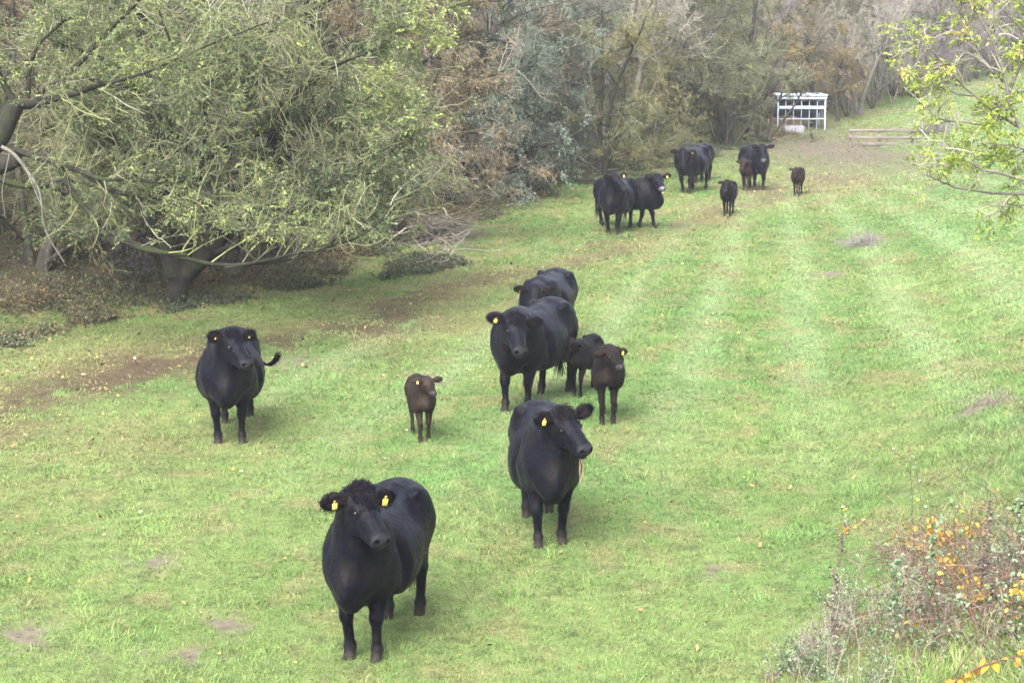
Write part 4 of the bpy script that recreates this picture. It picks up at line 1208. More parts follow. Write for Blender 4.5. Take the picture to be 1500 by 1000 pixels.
# deeper rows fill the wood
rgp = np.random.default_rng(77)
LBL = {'thorn': "brown thorny tree deeper in the left wood", 'sage': "grey-green drooping tree deeper in the wood", 'olive': "olive-leaved tree deeper in the wood",
       'pale': "bare pale-twigged tree deeper in the wood", 'grey': "dull green tree deeper in the wood", 'mauve': "bare mauve-brown thicket tree deeper in the wood", 'orange': "orange-leaved tree deeper in the wood"}
def wood_rows():
    for row, (off, step) in enumerate(((3.2, 3.1), (6.8, 3.6), (11.5, 4.6))):
        y = 36.0 + row
        while y < 100:
            x = float(wood_edge(y)) - off - rgp.uniform(0, 1.4)
            if x > -.30 * y - 4 - row:
                px = 750 + FPX * x / y
                if px < 250: kk = rgp.choice(['thorn', 'grey', 'olive'], p=[.35, .35, .3])
                elif px < 520: kk = rgp.choice(['thorn', 'grey', 'olive', 'pale'], p=[.2, .2, .2, .4])
                elif px < 700: kk = rgp.choice(['thorn', 'pale', 'mauve', 'orange'], p=[.35, .4, .15, .1])
                elif px < 850: kk = rgp.choice(['sage', 'thorn', 'pale'], p=[.4, .3, .3])
                else: kk = rgp.choice(['pale', 'grey', 'olive', 'mauve'], p=[.35, .25, .15, .25])
                place(str(kk), x, y, rgp.uniform(.95, 1.2), rgp.uniform(0, 6.28), LBL[str(kk)], group="deeper trees of the wood: " + str(KIND[str(kk)].name.split('.')[0].replace('_', ' ')))
            y += step * rgp.uniform(.8, 1.2)
wood_rows()
# far wood behind the feeder and the grassy slope
FARL = {'orange': "orange-brown autumn tree in the far wood", 'mauve': "mauve-brown bare thicket in the far wood", 'pale': "pale bare tree in the far wood", 'olive': "olive tree in the far wood", 'grey': "dull green tree in the far wood"}
place_px('orange', 1190, 186, .85, .7, "orange-brown tree directly behind the white feeder")
place_px('orange', 1226, 178, .62, 2.9, "smaller orange tree just right of the white feeder's roof")
birch = KIND['pale']
place_px('pale', 1258, 168, .75, 3.0, "slender pale bare tree at the foot of the grassy slope")
def far_wood():
    for row, (off, step, lo) in enumerate(((2.0, 1.35, .34), (3.0, 1.6, .45), (4.6, 2.1, .7), (6.5, 2.8, .8), (10.5, 3.4, .95), (15.5, 4.2, 1.1), (21, 5.0, 1.2))):
        x = 9.0 - row
        while x < 44 + row * 3:
            y = float(back_edge(x)) + off + rgp.uniform(-.8, .8)
            kk = str(rgp.choice(['mauve', 'pale', 'olive', 'orange', 'grey', 'thorn'], p=[.46 if row < 3 else .28, .14 if row < 3 else .24, .10, .08, .10 if row >= 3 else .12, .10 if row < 3 else .20]))
            place(kk, x, y, lo * rgp.uniform(.85, 1.15), rgp.uniform(0, 6.28), {**FARL, 'thorn': "brown thorny tree in the far wood"}[kk], group="far wood " + KIND[kk].name.split('.')[0].replace('_', ' '))
            x += step * rgp.uniform(.75, 1.25)
far_wood()

# ---------------------------------------------------------------- hand-laid ash trees
def poly(pts, n=12):
    pts = np.array(pts, float); d = np.concatenate(([0], np.cumsum(np.linalg.norm(np.diff(pts, axis=0), axis=1))))
    t = np.linspace(0, d[-1], n)
    # smooth interpolation through the points
    out = np.stack([np.interp(t, d, pts[:, a]) for a in range(3)], -1)
    for _ in range(2):
        out[1:-1] = out[1:-1] * .5 + (out[2:] + out[:-2]) * .25
    return out

def hand_tree(name, seed, trunk, limbs, mats, nb, nt_, ntt, leafn, leafs, pairs=4, twig_r=.004, droop=.1, blen=(.5, 1.3), wob=.11, leafa=.34, up=0.0, t0=.2, leafdroop=.35, tw=(.25, .75), tww=(.12, .35), rcap=.025, zmin=None, patch=(.3, .62, .15)):
    """trunk, limbs: lists of (points, radius at start, radius at end)"""
    rg = np.random.default_rng(seed)
    o = np.array(trunk[0][0][0])
    mk = lambda L_: (np.stack([poly(p, 16) - o for p, a, b in L_]), np.stack([np.linspace(a ** .7, b ** .7, 16) ** (1 / .7) for p, a, b in L_]))
    P0, R0 = mk(trunk); P1, R1 = mk(limbs)
    P1 = P1 + np.cumsum(rg.normal(0, .012, P1.shape), 1) * np.linspace(0, 1, 16)[None, :, None]
    LA = np.linalg.norm(np.diff(P1, axis=1), axis=2).sum(1)
    cnt = np.maximum(2, (nb * LA).astype(int))
    p, d, L2, r2, _ = sprout(rg, P1, R1, LA, cnt, t0, 1, 30, 75, (1, 1), .5, 0)
    L2 = rg.uniform(blen[0], blen[1], len(p)); d[:, 2] += up
    P2 = strands(rg, p, d, L2, 7, wob, (0, 0, -droop * .3), .05); R2 = taper(np.clip(r2, .005, rcap), np.full(len(p), .004), 8)
    p, d, L3, r3, _ = sprout(rg, P2, R2, L2, nt_, .1, 1, 25, 70, (1, 1), .5, 0); L3 = rg.uniform(tw[0], tw[1], len(p))
    P3 = strands(rg, p, d, L3, 5, wob, (0, 0, -droop * .3), .06); R3 = taper(np.full(len(p), twig_r * 1.5), np.full(len(p), twig_r * .8), 6)
    p, d, L4, r4, _ = sprout(rg, P3, R3, L3, ntt, .1, 1, 20, 60, (1, 1), .5, 0); L4 = rg.uniform(tww[0], tww[1], len(p))
    P4 = strands(rg, p, d, L4, 3, wob, (0, 0, -droop * .2), .06); R4 = taper(np.full(len(p), twig_r), np.full(len(p), twig_r * .5), 4)
    if zmin is not None:                       # cattle browse everything they can reach
        k3 = P3[:, -1, 2] > zmin; k4 = (P4[:, -1, 2] > zmin) & (P4[:, 0, 2] > zmin); k2 = P2[:, -1, 2] > zmin * .9
        P2, R2, P3, R3, P4, R4 = P2[k2], R2[k2], P3[k3], R3[k3], P4[k4], R4[k4]
    T = lambda P: np.clip(.52 + .2 * rg.normal(0, 1, len(P)) + .7 * (noise3(P[:, 0] * .7, seed) - .5), 0, 1)
    lv = [(P0, R0, 14, 0, T(P0)), (P1, R1, 8, 0, T(P1)), (P2, R2, 5, 1, T(P2)), (P3, R3, 3, 1, T(P3)), (P4, R4, 3, 1, T(P4))]
    m = len(P4); cl = noise3(P4[:, -1] * .8 + 3, seed + 5)
    k = rg.poisson(leafn * (sstep(patch[0], patch[1], cl) * 1.6 + patch[2]))
    idx = np.repeat(np.arange(m), k); t = rg.random(len(idx)); f = t * 3; i = np.minimum(f.astype(int), 2); f -= i
    pp = P4[idx, i] * (1 - f)[:, None] + P4[idx, i + 1] * f[:, None]
    dd = unit(unit(P4[idx, -1] - P4[idx, 0]) * .7 + rg.normal(0, .6, (len(idx), 3)))
    tint = np.clip(.5 + .18 * rg.normal(0, 1, len(idx)) + .9 * (noise3(pp * .8, seed + 9) - .5), 0, 1)
    V, F, own = compound(rg, pp, dd, leafs * rg.uniform(.7, 1.25, len(idx)), pairs, leafa, leafdroop)
    root = finish_tree(name, lv, (V, F, np.repeat(tint[own], 4)), mats, rg, loc=tuple(o))
    return root

def A(pts, y):
    if np.isscalar(y): y = [y] * len(pts)
    return [at(u, v, yy) for (u, v), yy in zip(pts, y)]

def big_ash():
    b = pix(262, 446); y = b[1]
    tr = [([b + [0, 0, -.2], b + [.0, 0, .3], at(264, 412, y), at(262, 396, y)], .22, .17)]
    tr.append((A([(258, 405), (240, 350), (228, 260), (222, 150), (205, 20), (190, -120)], [y, y, y + .2, y + .4, y + .6, y + .8]), .20, .06))
    tr.append((A([(270, 405), (292, 384), (330, 345), (380, 270), (420, 150), (450, 0), (455, -130)], [y, y, y - .2, y - .3, y, y, y]), .17, .05))
    tr.append((A([(268, 400), (275, 340), (290, 240), (310, 120), (330, -20), (330, -160)], [y, y + .3, y + .6, y + .9, y + 1, y + 1]), .13, .04))
    li = []
    rg = np.random.default_rng(4)
    # limbs sweeping out in all directions from the stems, the low ones reaching right and toward the field
    ends = [((285, 380), (360, 330), (450, 300), (540, 290), (598, 262)), ((300, 375), (380, 350), (470, 345), (560, 330)), ((330, 345), (420, 270), (500, 225), (590, 200), (610, 215)),
            ((380, 270), (450, 200), (530, 150), (585, 130)), ((420, 150), (480, 100), (550, 70), (600, 60)), ((445, 20), (500, -10), (560, -20)), ((240, 350), (180, 290), (110, 250), (70, 245)),
            ((228, 260), (150, 190), (80, 150), (30, 160)), ((222, 150), (150, 90), (70, 60)), ((205, 20), (130, -30), (60, -50)), ((290, 240), (240, 170), (200, 120)),
            ((310, 120), (380, 60), (440, 20)), ((290, 240), (350, 200), (420, 190), (480, 205)), ((228, 260), (290, 300), (350, 310), (400, 330)),
            ((222, 150), (280, 100), (350, 80), (410, 95)), ((262, 300), (200, 240), (130, 210)), ((300, 170), (250, 60), (230, 10)), ((400, 220), (440, 250), (500, 260), (560, 250)),
            ((430, 100), (380, 130), (330, 170), (300, 220))]
    for i, e in enumerate(ends):
        dy = [0] + list(np.cumsum([rg.uniform(-1.3, -.2) if i % 3 else rg.uniform(0, 1.1) for _ in e[1:]]))
        li.append((A(e, [y + q for q in dy]), rg.uniform(.045, .08), .012))
    r = hand_tree("ash_tree", 5, tr, li, (BK_GREY, TW_LICHEN, LF_ASH), 7.5, 6, 4.2, 1.3, .17, 4, .0054, .0, (.5, 1.6), rcap=.02, zmin=1.8, patch=(.40, .60, .05), leafa=.44)
    tag(r, "big spreading ash with a forked trunk and lichen-yellow twigs, behind the left cow", "tree")
big_ash()

def edge_ash():
    y = 33.5
    b = np.array([*at(-90, 300, y)[:2], 0.0]); b[2] = float(ground(b[0], b[1]))
    tr = [([b + [0, 0, -.2], b + [0, 0, 1.0], at(-70, 290, y), at(-50, 240, y)], .34, .27),
          (A([(-50, 245), (-25, 225), (0, 200), (12, 172), (25, 150)], y), .24, .15),
          (A([(-50, 250), (-20, 248), (8, 240), (28, 232)], y - .2), .20, .13),
          (A([(-50, 240), (-70, 120), (-80, -20), (-90, -160)], y), .2, .08)]
    li = [(A([(22, 155), (45, 152), (75, 147), (105, 138), (145, 119)], [y, y, y - .3, y - .5, y - .8]), .085, .04),
          (A([(24, 155), (8, 130), (-5, 105), (-15, 60)], y), .07, .03),
          (A([(48, 150), (70, 126), (100, 120), (142, 120)], [y, y - .2, y - .4, y - .6]), .05, .02),
          (A([(95, 112), (122, 88), (150, 58), (200, 12), (220, -20)], [y, y - .3, y - .5, y - .8, y - 1]), .05, .03),
          (A([(40, 145), (44, 120), (40, 105), (55, 60), (90, 30), (120, 10)], y), .045, .02),
          (A([(5, 216), (40, 226), (80, 238), (125, 256), (150, 268), (200, 262), (235, 268)], [y, y - .2, y - .4, y - .7, y - 1, y - 1.2, y - 1.5]), .065, .02),
          (A([(125, 256), (170, 282), (230, 292), (268, 290), (310, 295)], [y - .7, y - .9, y - 1, y - 1.1, y - 1.3]), .05, .015),
          (A([(85, 240), (105, 285), (140, 320), (165, 346), (200, 364), (270, 372)], [y - .4, y - .6, y - .8, y - 1, y - 1.2, y - 1.4]), .055, .035),
          (A([(180, 350), (230, 370), (300, 385), (330, 396), (400, 381), (500, 361), (552, 347), (566, 322), (580, 300)], [y - 1, y - 1.2, y - 1.5, y - 1.7, y - 2, y - 2.2, y - 2.3, y - 2.3, y - 2.3]), .045, .012),
          (A([(330, 392), (400, 384), (460, 372), (510, 352), (545, 318), (570, 296)], [y - 1.7, y - 1.9, y - 2.1, y - 2.2, y - 2.4, y - 2.5]), .024, .009),
          (A([(0, 262), (25, 272), (60, 274), (100, 283)], y - .3), .06, .03),
          (A([(60, 274), (90, 262), (130, 270), (160, 285)], y - .4), .035, .015),
          (A([(200, 300), (225, 340), (240, 375), (258, 388)], y - 1.2), .022, .008),
          (A([(250, 288), (290, 330), (340, 345), (400, 340)], y - 1.4), .03, .009),
          (A([(145, 119), (200, 140), (260, 170), (330, 175)], [y - .8, y - 1, y - 1.3, y - 1.6]), .03, .01),
          (A([(150, 125), (220, 105), (300, 70), (400, 35)], [y - .8, y - 1.1, y - 1.4, y - 1.7]), .03, .01)]
    r = hand_tree("ash_tree", 15, tr, li, (BK_GREY, TW_LICHEN, LF_ASH), 5.0, 5.0, 4, .9, .15, 4, .0045, .03, (.4, 1.3), rcap=.016, zmin=2.15)
    tag(r, "ash with thick mossy limbs entering from the left edge of the picture", "tree")
    # the broken, barkless bough hanging from it
    rg = np.random.default_rng(3)
    P = np.stack([poly(A([(2, 215), (22, 222), (42, 256), (60, 275), (62, 312), (65, 340), (80, 362), (94, 384)], y - .8), 16), poly(A([(42, 256), (60, 300), (70, 312), (84, 320)], y - .8), 16), poly(A([(14, 225), (2, 280), (8, 320)], y - .8), 16)])
    Rr = np.stack([np.linspace(.034, .010, 16), np.linspace(.017, .005, 16), np.linspace(.014, .004, 16)])
    v, q = tubes(P - P[0, 0], Rr, 7)
    o = mobj("dead_bough", np_mesh("dead_bough", v, [q], [BK_PALE]), None); o.location = tuple(P[0, 0])
    tag(o, "pale broken bough hanging down at the left edge of the picture", "dead branch")
edge_ash()
# ---------------------------------------------------------------- undergrowth, brushwood, foreground bank plants
def stems_cloud(rg, x, y, h, n_per, leafn, leafs, spread=.5, twig_r=.004, arch=.3):
    """stems rising from ground points: returns levels and leaves"""
    k = n_per; idx = np.repeat(np.arange(len(x)), k); m = len(idx)
    st = np.stack([x[idx] + rg.normal(0, .10, m), y[idx] + rg.normal(0, .10, m), np.zeros(m)], -1); st[:, 2] = ground(st[:, 0], st[:, 1]) - .02
    d = np.stack([rg.normal(0, spread, m), rg.normal(0, spread, m), np.ones(m)], -1)
    L = h[idx] * rg.uniform(.6, 1.25, m)
    P = strands(rg, st, d, L, 6, .14, (0, 0, -arch * .25), .05); Rr = taper(np.full(m, twig_r * 1.5), np.full(m, twig_r * .6), 7)
    p, dd, L2, r2, _ = sprout(rg, P, Rr, L, 3.5, .25, 1, 25, 75, (.25, .5), .6, .3)
    P2 = strands(rg, p, dd, L2, 3, .16, (0, 0, -arch * .2)); R2 = taper(np.full(len(p), twig_r), np.full(len(p), twig_r * .4), 4)
    kk = rg.poisson(leafn, len(P2)); i2 = np.repeat(np.arange(len(P2)), kk); t = rg.random(len(i2)); f = t * 3; i = np.minimum(f.astype(int), 2); f -= i
    pp = P2[i2, i] * (1 - f)[:, None] + P2[i2, i + 1] * f[:, None]
    V, F = leaf_faces(rg, pp, rg.normal(0, .8, (len(pp), 3)) + [0, 0, .1], leafs * rg.uniform(.6, 1.3, len(pp)), .55, .25)
    return P, Rr, P2, R2, V, F, pp

def build_undergrowth():
    rg = np.random.default_rng(8)
    n = 9000
    y = 33 + 62 * rg.random(n) ** 1.1
    off = rg.exponential(1.5, n) - 1.1 + 2.4 * (fbm2(np.zeros(n) + 3, y * .55, 15, 3) - .5)
    x = wood_edge(y) - off
    keep = (x > -.29 * y - 1) & (off < 8) & (noise2(x * 1.3, y * .9, 3) + .3 * sstep(-.2, 1.8, off) > .47)
    x, y, off = x[keep], y[keep], off[keep]
    h = rg.uniform(.16, .55, len(x)) * (.45 + .55 * sstep(-.6, 1.2, off)) * (1 + .9 * sstep(.2, 2.0, off) * noise2(x * .6, y * .6, 6) * 1.6)
    P, Rr, P2, R2, V, F, pp = stems_cloud(rg, x, y, h, 3, 3.2, .055, .6, .0042)
    T = lambda a: np.clip(.5 + .25 * rg.normal(0, 1, len(a)), 0, 1)
    v1, q1 = tubes(P, Rr, 3); v2, q2 = tubes(P2, R2, 3)
    tv = np.concatenate([np.repeat(T(P), 21), np.repeat(T(P2), 12), np.repeat(np.clip(.5 + .2 * rg.normal(0, 1, len(pp)) + 1.2 * (noise2(pp[:, 0] * .5, pp[:, 1] * .35, 9) - .5), 0, 1), 4)])
    mi = np.concatenate([np.zeros(len(q1) + len(q2), int), np.ones(len(F), int)])
    m_leaf = tint_mat("undergrowth_leaf", [(0, (.03, .045, .024)), (.3, (.055, .085, .042)), (.6, (.11, .14, .075)), (.85, (.12, .095, .06)), (1, (.24, .17, .07))], trans=.2)
    me = np_mesh("undergrowth", np.concatenate([v1, v2, V]), [np.concatenate([q1, q2 + len(v1), F + len(v1) + len(v2)])], [TW_SHADED, m_leaf], mat_idx=mi, smooth=False, attr={'tint': tv})
    tag(mobj("undergrowth", me), "tangled brambles, nettles and dead stems along the foot of the wood", "undergrowth", kind="stuff")
build_undergrowth()

def pile(name, u0, v0, u1, v1, n, seed, label, h=.5, pale=True):
    rg = np.random.default_rng(seed)
    a, b = pix(u0, v0), pix(u1, v1); c = (a + b) / 2; ax = b - a; Lx = np.linalg.norm(ax); ax = ax / Lx
    t = rg.normal(0, .33, n); st = c + ax * (t * Lx * .5)[:, None] + rg.normal(0, .22, (n, 3)) * [1, 1, 0]
    st[:, 2] = ground(st[:, 0], st[:, 1]) + rg.random(n) ** 1.5 * h * (1 - np.clip(np.abs(t), 0, 1) * .7)
    d = ax[None] * rg.choice([-1, 1], n)[:, None] + rg.normal(0, .45, (n, 3)) * [1, 1, .35]
    L = rg.uniform(.5, 1.9, n)
    P = strands(rg, st, d, L, 6, .12, (0, 0, -.02)); g = ground(P[..., 0], P[..., 1]); P[..., 2] = np.maximum(P[..., 2], g + .01)
    Rr = taper(rg.uniform(.006, .026, n), np.full(n, .004), 7)
    p, d2, L2, r2, _ = sprout(rg, P, Rr, L, 4, .2, 1, 20, 60, (.3, .55), .5, .2)
    P2 = strands(rg, p, d2, L2, 4, .15); R2 = taper(np.full(len(p), .005), np.full(len(p), .002), 5)
    v1_, q1 = tubes(P - c, Rr, 5); v2_, q2 = tubes(P2 - c, R2, 3)
    tv = np.concatenate([np.repeat(np.clip(rg.normal(.6, .25, n), 0, 1), 35), np.repeat(np.clip(rg.normal(.5, .25, len(p)), 0, 1), 15)])
    o = mobj(name, np_mesh(name, np.concatenate([v1_, v2_]), [np.concatenate([q1, q2 + len(v1_)])], [TW_BROWN], attr={'tint': tv})); o.location = tuple(c)
    tag(o, label, "brushwood")
pile("brushwood_pile", 590, 362, 685, 345, 150, 61, "pile of pale dead branches at the wood edge right of the big ash", .62)
pile("brushwood_pile", 628, 398, 668, 362, 26, 62, "small dry upright scrub of twigs in front of the brushwood pile", .4, False)

def low_bush(name, u, v, w, h, n, seed, mats, leafn, label, cat="bush", leafs=.04, dz=0, spread=.8):
    rg = np.random.default_rng(seed); c = pix(u, v)
    x = c[0] + rg.normal(0, w / 2.6, n); y = c[1] + rg.normal(0, w / 3.2, n)
    P, Rr, P2, R2, V, F, pp = stems_cloud(rg, x, y, np.full(n, h) * np.exp(-((x - c[0]) / w) ** 2), 3, leafn, leafs, spread, .004)
    v1, q1 = tubes(P - c, Rr, 3); v2, q2 = tubes(P2 - c, R2, 3)
    root = empty(name, tuple(c))
    mobj("stems", np_mesh("stems", np.concatenate([v1, v2]), [np.concatenate([q1, q2 + len(v1)])], [mats[0]], attr={'tint': np.clip(rg.normal(.5, .2, len(v1) + len(v2)), 0, 1)}), root)
    if len(F): mobj("foliage", np_mesh("foliage", V - c, [F], [mats[1]], smooth=False, attr={'tint': np.repeat(np.clip(rg.normal(.5, .25, len(pp)), 0, 1), 4)}), root)
    tag(root, label, cat)
    return root
low_bush("dead_thistle_clump", 1262, 361, .75, .42, 34, 71, (TW_MAUVE, LF_DULL), .8, "low purplish dead clump alone in the open meadow, right of the herd", "weed clump", .035)
low_bush("dark_scrub", 1362, 196, 1.3, .9, 60, 72, (TW_MAUVE, LF_DULL), 1.6, "dark low scrub behind the right end of the rail fence", "bush", .06)
low_bush("grass_tussock", 1452, 592, .35, .16, 16, 73, (TW_BROWN, LF_DULL), .6, "small rough dead tussock near the right edge of the meadow", "weed clump", .03)

# --- the ash boughs hanging in at the upper right
def right_ash():
    y = 19.0
    b = np.array([9.2, y + .6, 0.0]); b[2] = float(ground(b[0], b[1]))
    T0 = at(1640, 330, y)
    tr = [([b + [0, 0, -.2], b + [0, 0, 1.2], b + [-.1, 0, 2.6], b + [-.2, 0, 4.4], b + [-.2, 0, 7.5]], .26, .10)]
    j1 = b + np.array([-.1, 0, 2.4]); j2 = b + np.array([-.15, 0, 3.3]); j3 = b + np.array([-.2, 0, 4.6])
    li = [([j1] + A([(1620, 300), (1540, 276), (1500, 282), (1430, 288), (1380, 284), (1351, 273), (1340, 256)], y), .06, .007),
          (A([(1560, 278), (1490, 262), (1440, 250), (1410, 232), (1395, 215)], y - .3), .022, .006),
          ([j2] + A([(1640, 240), (1540, 205), (1500, 195), (1465, 172), (1420, 134), (1382, 99), (1356, 60), (1342, 38)], y + .1), .055, .006),
          (A([(1465, 173), (1440, 184), (1405, 177), (1368, 178), (1352, 156)], y), .016, .005),
          (A([(1500, 195), (1478, 165), (1470, 110), (1450, 60), (1425, 25), (1415, -10)], y - .2), .024, .006),
          (A([(1470, 120), (1440, 90), (1410, 75), (1380, 70)], y - .1), .014, .005),
          (A([(1425, 140), (1395, 135), (1370, 120), (1358, 100)], y), .014, .005),
          (A([(1480, 130), (1500, 80), (1490, 30), (1475, -10)], y + .2), .02, .006),
          ([j3] + A([(1650, 120), (1560, 90), (1510, 50), (1470, 10), (1440, -20)], y), .04, .008),
          (A([(1540, 205), (1510, 225), (1480, 215), (1450, 222), (1425, 245)], y - .2), .018, .005),
          (A([(1560, 150), (1520, 130), (1485, 140), (1455, 125)], y + .1), .02, .006),
          (A([(1560, 282), (1520, 300), (1480, 302), (1455, 300)], y - .2), .014, .004)]
    r = hand_tree("ash_tree", 33, tr, li, (BK_PALE, TW_PALE, LF_LIME), 5.2, 3.2, 2.6, 1.5, .12, 4, .0036, .0, (.13, .38), leafa=.38, t0=.2, leafdroop=.2, up=.0, patch=(.05, .55, .3), tw=(.12, .32), tww=(.04, .12), rcap=.011)
    tag(r, "lime-leaved ash boughs hanging into the picture at the upper right", "tree")
    # seed keys: dark little bunches hanging on the twigs
    rg = np.random.default_rng(12)
    tw = [c for c in r.children if c.name.startswith('twigs')][0]
    co = np.empty(len(tw.data.vertices) * 3, dtype=np.float32); tw.data.vertices.foreach_get('co', co); co = co.reshape(-1, 3)
    cen = co[rg.integers(0, len(co), 260)]
    pts = np.repeat(cen, 9, 0) + rg.normal(0, .018, (260 * 9, 3))
    V, F = leaf_faces(rg, pts, rg.normal(0, .5, (len(pts), 3)) + [0, 0, -.8], rg.uniform(.018, .032, len(pts)), .35, .3)
    mobj('seed_keys', np_mesh('seed_keys', V, [F], [BK_DARK], smooth=False), r)
right_ash()

# --- bramble thicket, dock and nettle stems on the near bank
M_YELLOW = tint_mat("bramble_yellow_leaf", [(0, (.34, .15, .03)), (.4, (.48, .27, .04)), (.8, (.55, .38, .07)), (1, (.36, .36, .09))], trans=.35, rough=.55)
M_BRGREEN = tint_mat("bramble_green_leaf", [(0, (.06, .09, .05)), (.5, (.13, .19, .11)), (1, (.26, .34, .22))], trans=.25, rough=.6)
M_NETTLE = tint_mat("nettle_leaf", [(0, (.06, .095, .05)), (.5, (.12, .18, .095)), (1, (.22, .30, .18))], trans=.25)
M_CANE = tint_mat("bramble_cane", [(0, (.05, .025, .025)), (.5, (.12, .07, .06)), (1, (.25, .18, .14))], rough=.6)
M_DRY = tint_mat("dry_stem", [(0, (.09, .065, .055)), (.5, (.20, .16, .125)), (1, (.40, .35, .28))], rough=.85)

def oval_leaves(rg, p, d, size, aspect=.7):
    """rounded leaf: eight-sided, folded along the midrib"""
    n = len(p); d = unit(d); s = unit(np.cross(d, np.array([0, 0, 1.0]) + rg.normal(0, .5, (n, 3)))); nn = np.cross(s, d); L = size[:, None]
    prof = [(0, 0, 0), (.25, -.38, .10), (.55, -.5, .12), (.85, -.28, .05), (1.05, 0, -.05), (.85, .28, .05), (.55, .5, .12), (.25, .38, .10)]
    V = np.stack([p + d * L * a + s * L * b_ * aspect + nn * L * c for a, b_, c in prof], 1)
    k = np.arange(n)[:, None] * 8
    F = np.concatenate([k + np.array([[0, 1, 2, 3]]), k + np.array([[0, 3, 4, 5]]), k + np.array([[0, 5, 6, 7]])])
    return V.reshape(-1, 3), F

def bank_thicket():
    rg = np.random.default_rng(91)
    c = np.array([4.6, 16.2, 0.0]); c[2] = float(ground(c[0], c[1]))
    root = empty("bramble_thicket", tuple(c))
    # arching canes
    n = 330
    u = rng_u = rg.uniform(1330, 1580, n); v = rg.uniform(800, 960, n)
    st = []
    for a, b_ in zip(u, v):
        st.append(pix(a, b_))
    st = np.array(st); 
    d = np.stack([rg.normal(-.15, .6, n), rg.normal(0, .5, n), rg.uniform(.5, 1.3, n)], -1)
    L = rg.uniform(.4, 1.25, n)
    P = strands(rg, st - c, d, L, 10, .10, (0, 0, -.16), .03); Rr = taper(rg.uniform(.0035, .0065, n), np.full(n, .002), 11)
    p2, d2, L2, r2, _ = sprout(rg, P, Rr, L, 5, .2, 1, 35, 80, (.15, .35), .6, .2)
    P2 = strands(rg, p2, d2, L2, 4, .14, (0, 0, -.05)); R2 = taper(np.full(len(p2), .0025), np.full(len(p2), .0012), 5)
    p3, d3, L3, r3, _ = sprout(rg, P2, R2, L2, 3, .2, 1, 35, 80, (.3, .7), .6, .2)
    P3 = strands(rg, p3, d3, L3, 3, .2); R3 = taper(np.full(len(p3), .0018), np.full(len(p3), .001), 4)
    v1, q1 = tubes(P, Rr, 5); v2, q2 = tubes(P2, R2, 3); v3, q3 = tubes(P3, R3, 3)
    tv = np.concatenate([np.repeat(rg.random(n), 55), np.repeat(rg.random(len(p2)), 15), np.repeat(rg.random(len(p3)), 12)])
    mobj("canes", np_mesh("canes", np.concatenate([v1, v2, v3]), [np.concatenate([q1, q2 + len(v1), q3 + len(v1) + len(v2)])], [M_CANE], attr={'tint': tv}), root)
    allp = np.concatenate([P2[:, 1:].reshape(-1, 3), P[:, 4:].reshape(-1, 3)])
    def leaves(nm, k, size, mat, zone):
        w = zone(allp); i = rg.choice(len(allp), k, p=w / w.sum())
        V, F = oval_leaves(rg, allp[i] + rg.normal(0, .02, (k, 3)), rg.normal(0, .7, (k, 3)) + [0, -.25, -.1], size * rg.uniform(.6, 1.25, k))
        mobj(nm, np_mesh(nm, V, [F], [mat], smooth=False, attr={'tint': np.repeat(np.clip(rg.normal(.5, .25, k), 0, 1), 8)}), root)
    leaves("yellow_leaves", 620, .052, M_YELLOW, lambda p: np.exp(7.0 * (noise3(p * 2.2, 4) - .5) * 2) )
    leaves("green_leaves", 1500, .05, M_BRGREEN, lambda p: np.exp(4.0 * (noise3(p * 1.8, 14) - .5) * 2))
    tag(root, "tangled bramble thicket with orange-yellow leaves on the near bank, lower right corner", "bramble")
bank_thicket()

def near_cane():
    """one long arching cane close to the camera in the corner"""
    rg = np.random.default_rng(94)
    y = 12.3
    for k, (pts, r, lab) in enumerate(((((1340, 1075), (1400, 992), (1450, 970), (1500, 958), (1560, 950)), .007, "arching bramble cane with orange leaves crossing the lower right corner"),
                                  (((1360, 1060), (1410, 968), (1450, 925), (1500, 893), (1560, 880)), .005, "bare bramble cane slanting up to the right edge above the leafy one"))):
        P = poly(A(pts, y + .5 * k), 16)[None]; o = P[0, 0].copy(); P = P - o
        root = empty("bramble_cane", tuple(o))
        Rr = np.linspace(r, r * .6, 16)[None]; v, q = tubes(P, Rr, 6)
        mobj("cane", np_mesh("cane", v, [q], [M_CANE], attr={'tint': np.full(len(v), .25)}), root)
        n = 34 if k == 0 else 7
        i = rg.integers(3, 15, n); st = P[0, i] + rg.normal(0, .012, (n, 3))
        V, F = oval_leaves(rg, st, rg.normal(0, .6, (n, 3)) + [0, -.2, -.5 if k == 0 else .1], rg.uniform(.05, .085, n), .62)
        mobj("leaves", np_mesh("leaves", V, [F], [M_YELLOW], smooth=False, attr={'tint': np.repeat(np.clip(rg.normal(.35, .2, n), 0, 1), 8)}), root)
        tag(root, lab, "bramble")
near_cane()

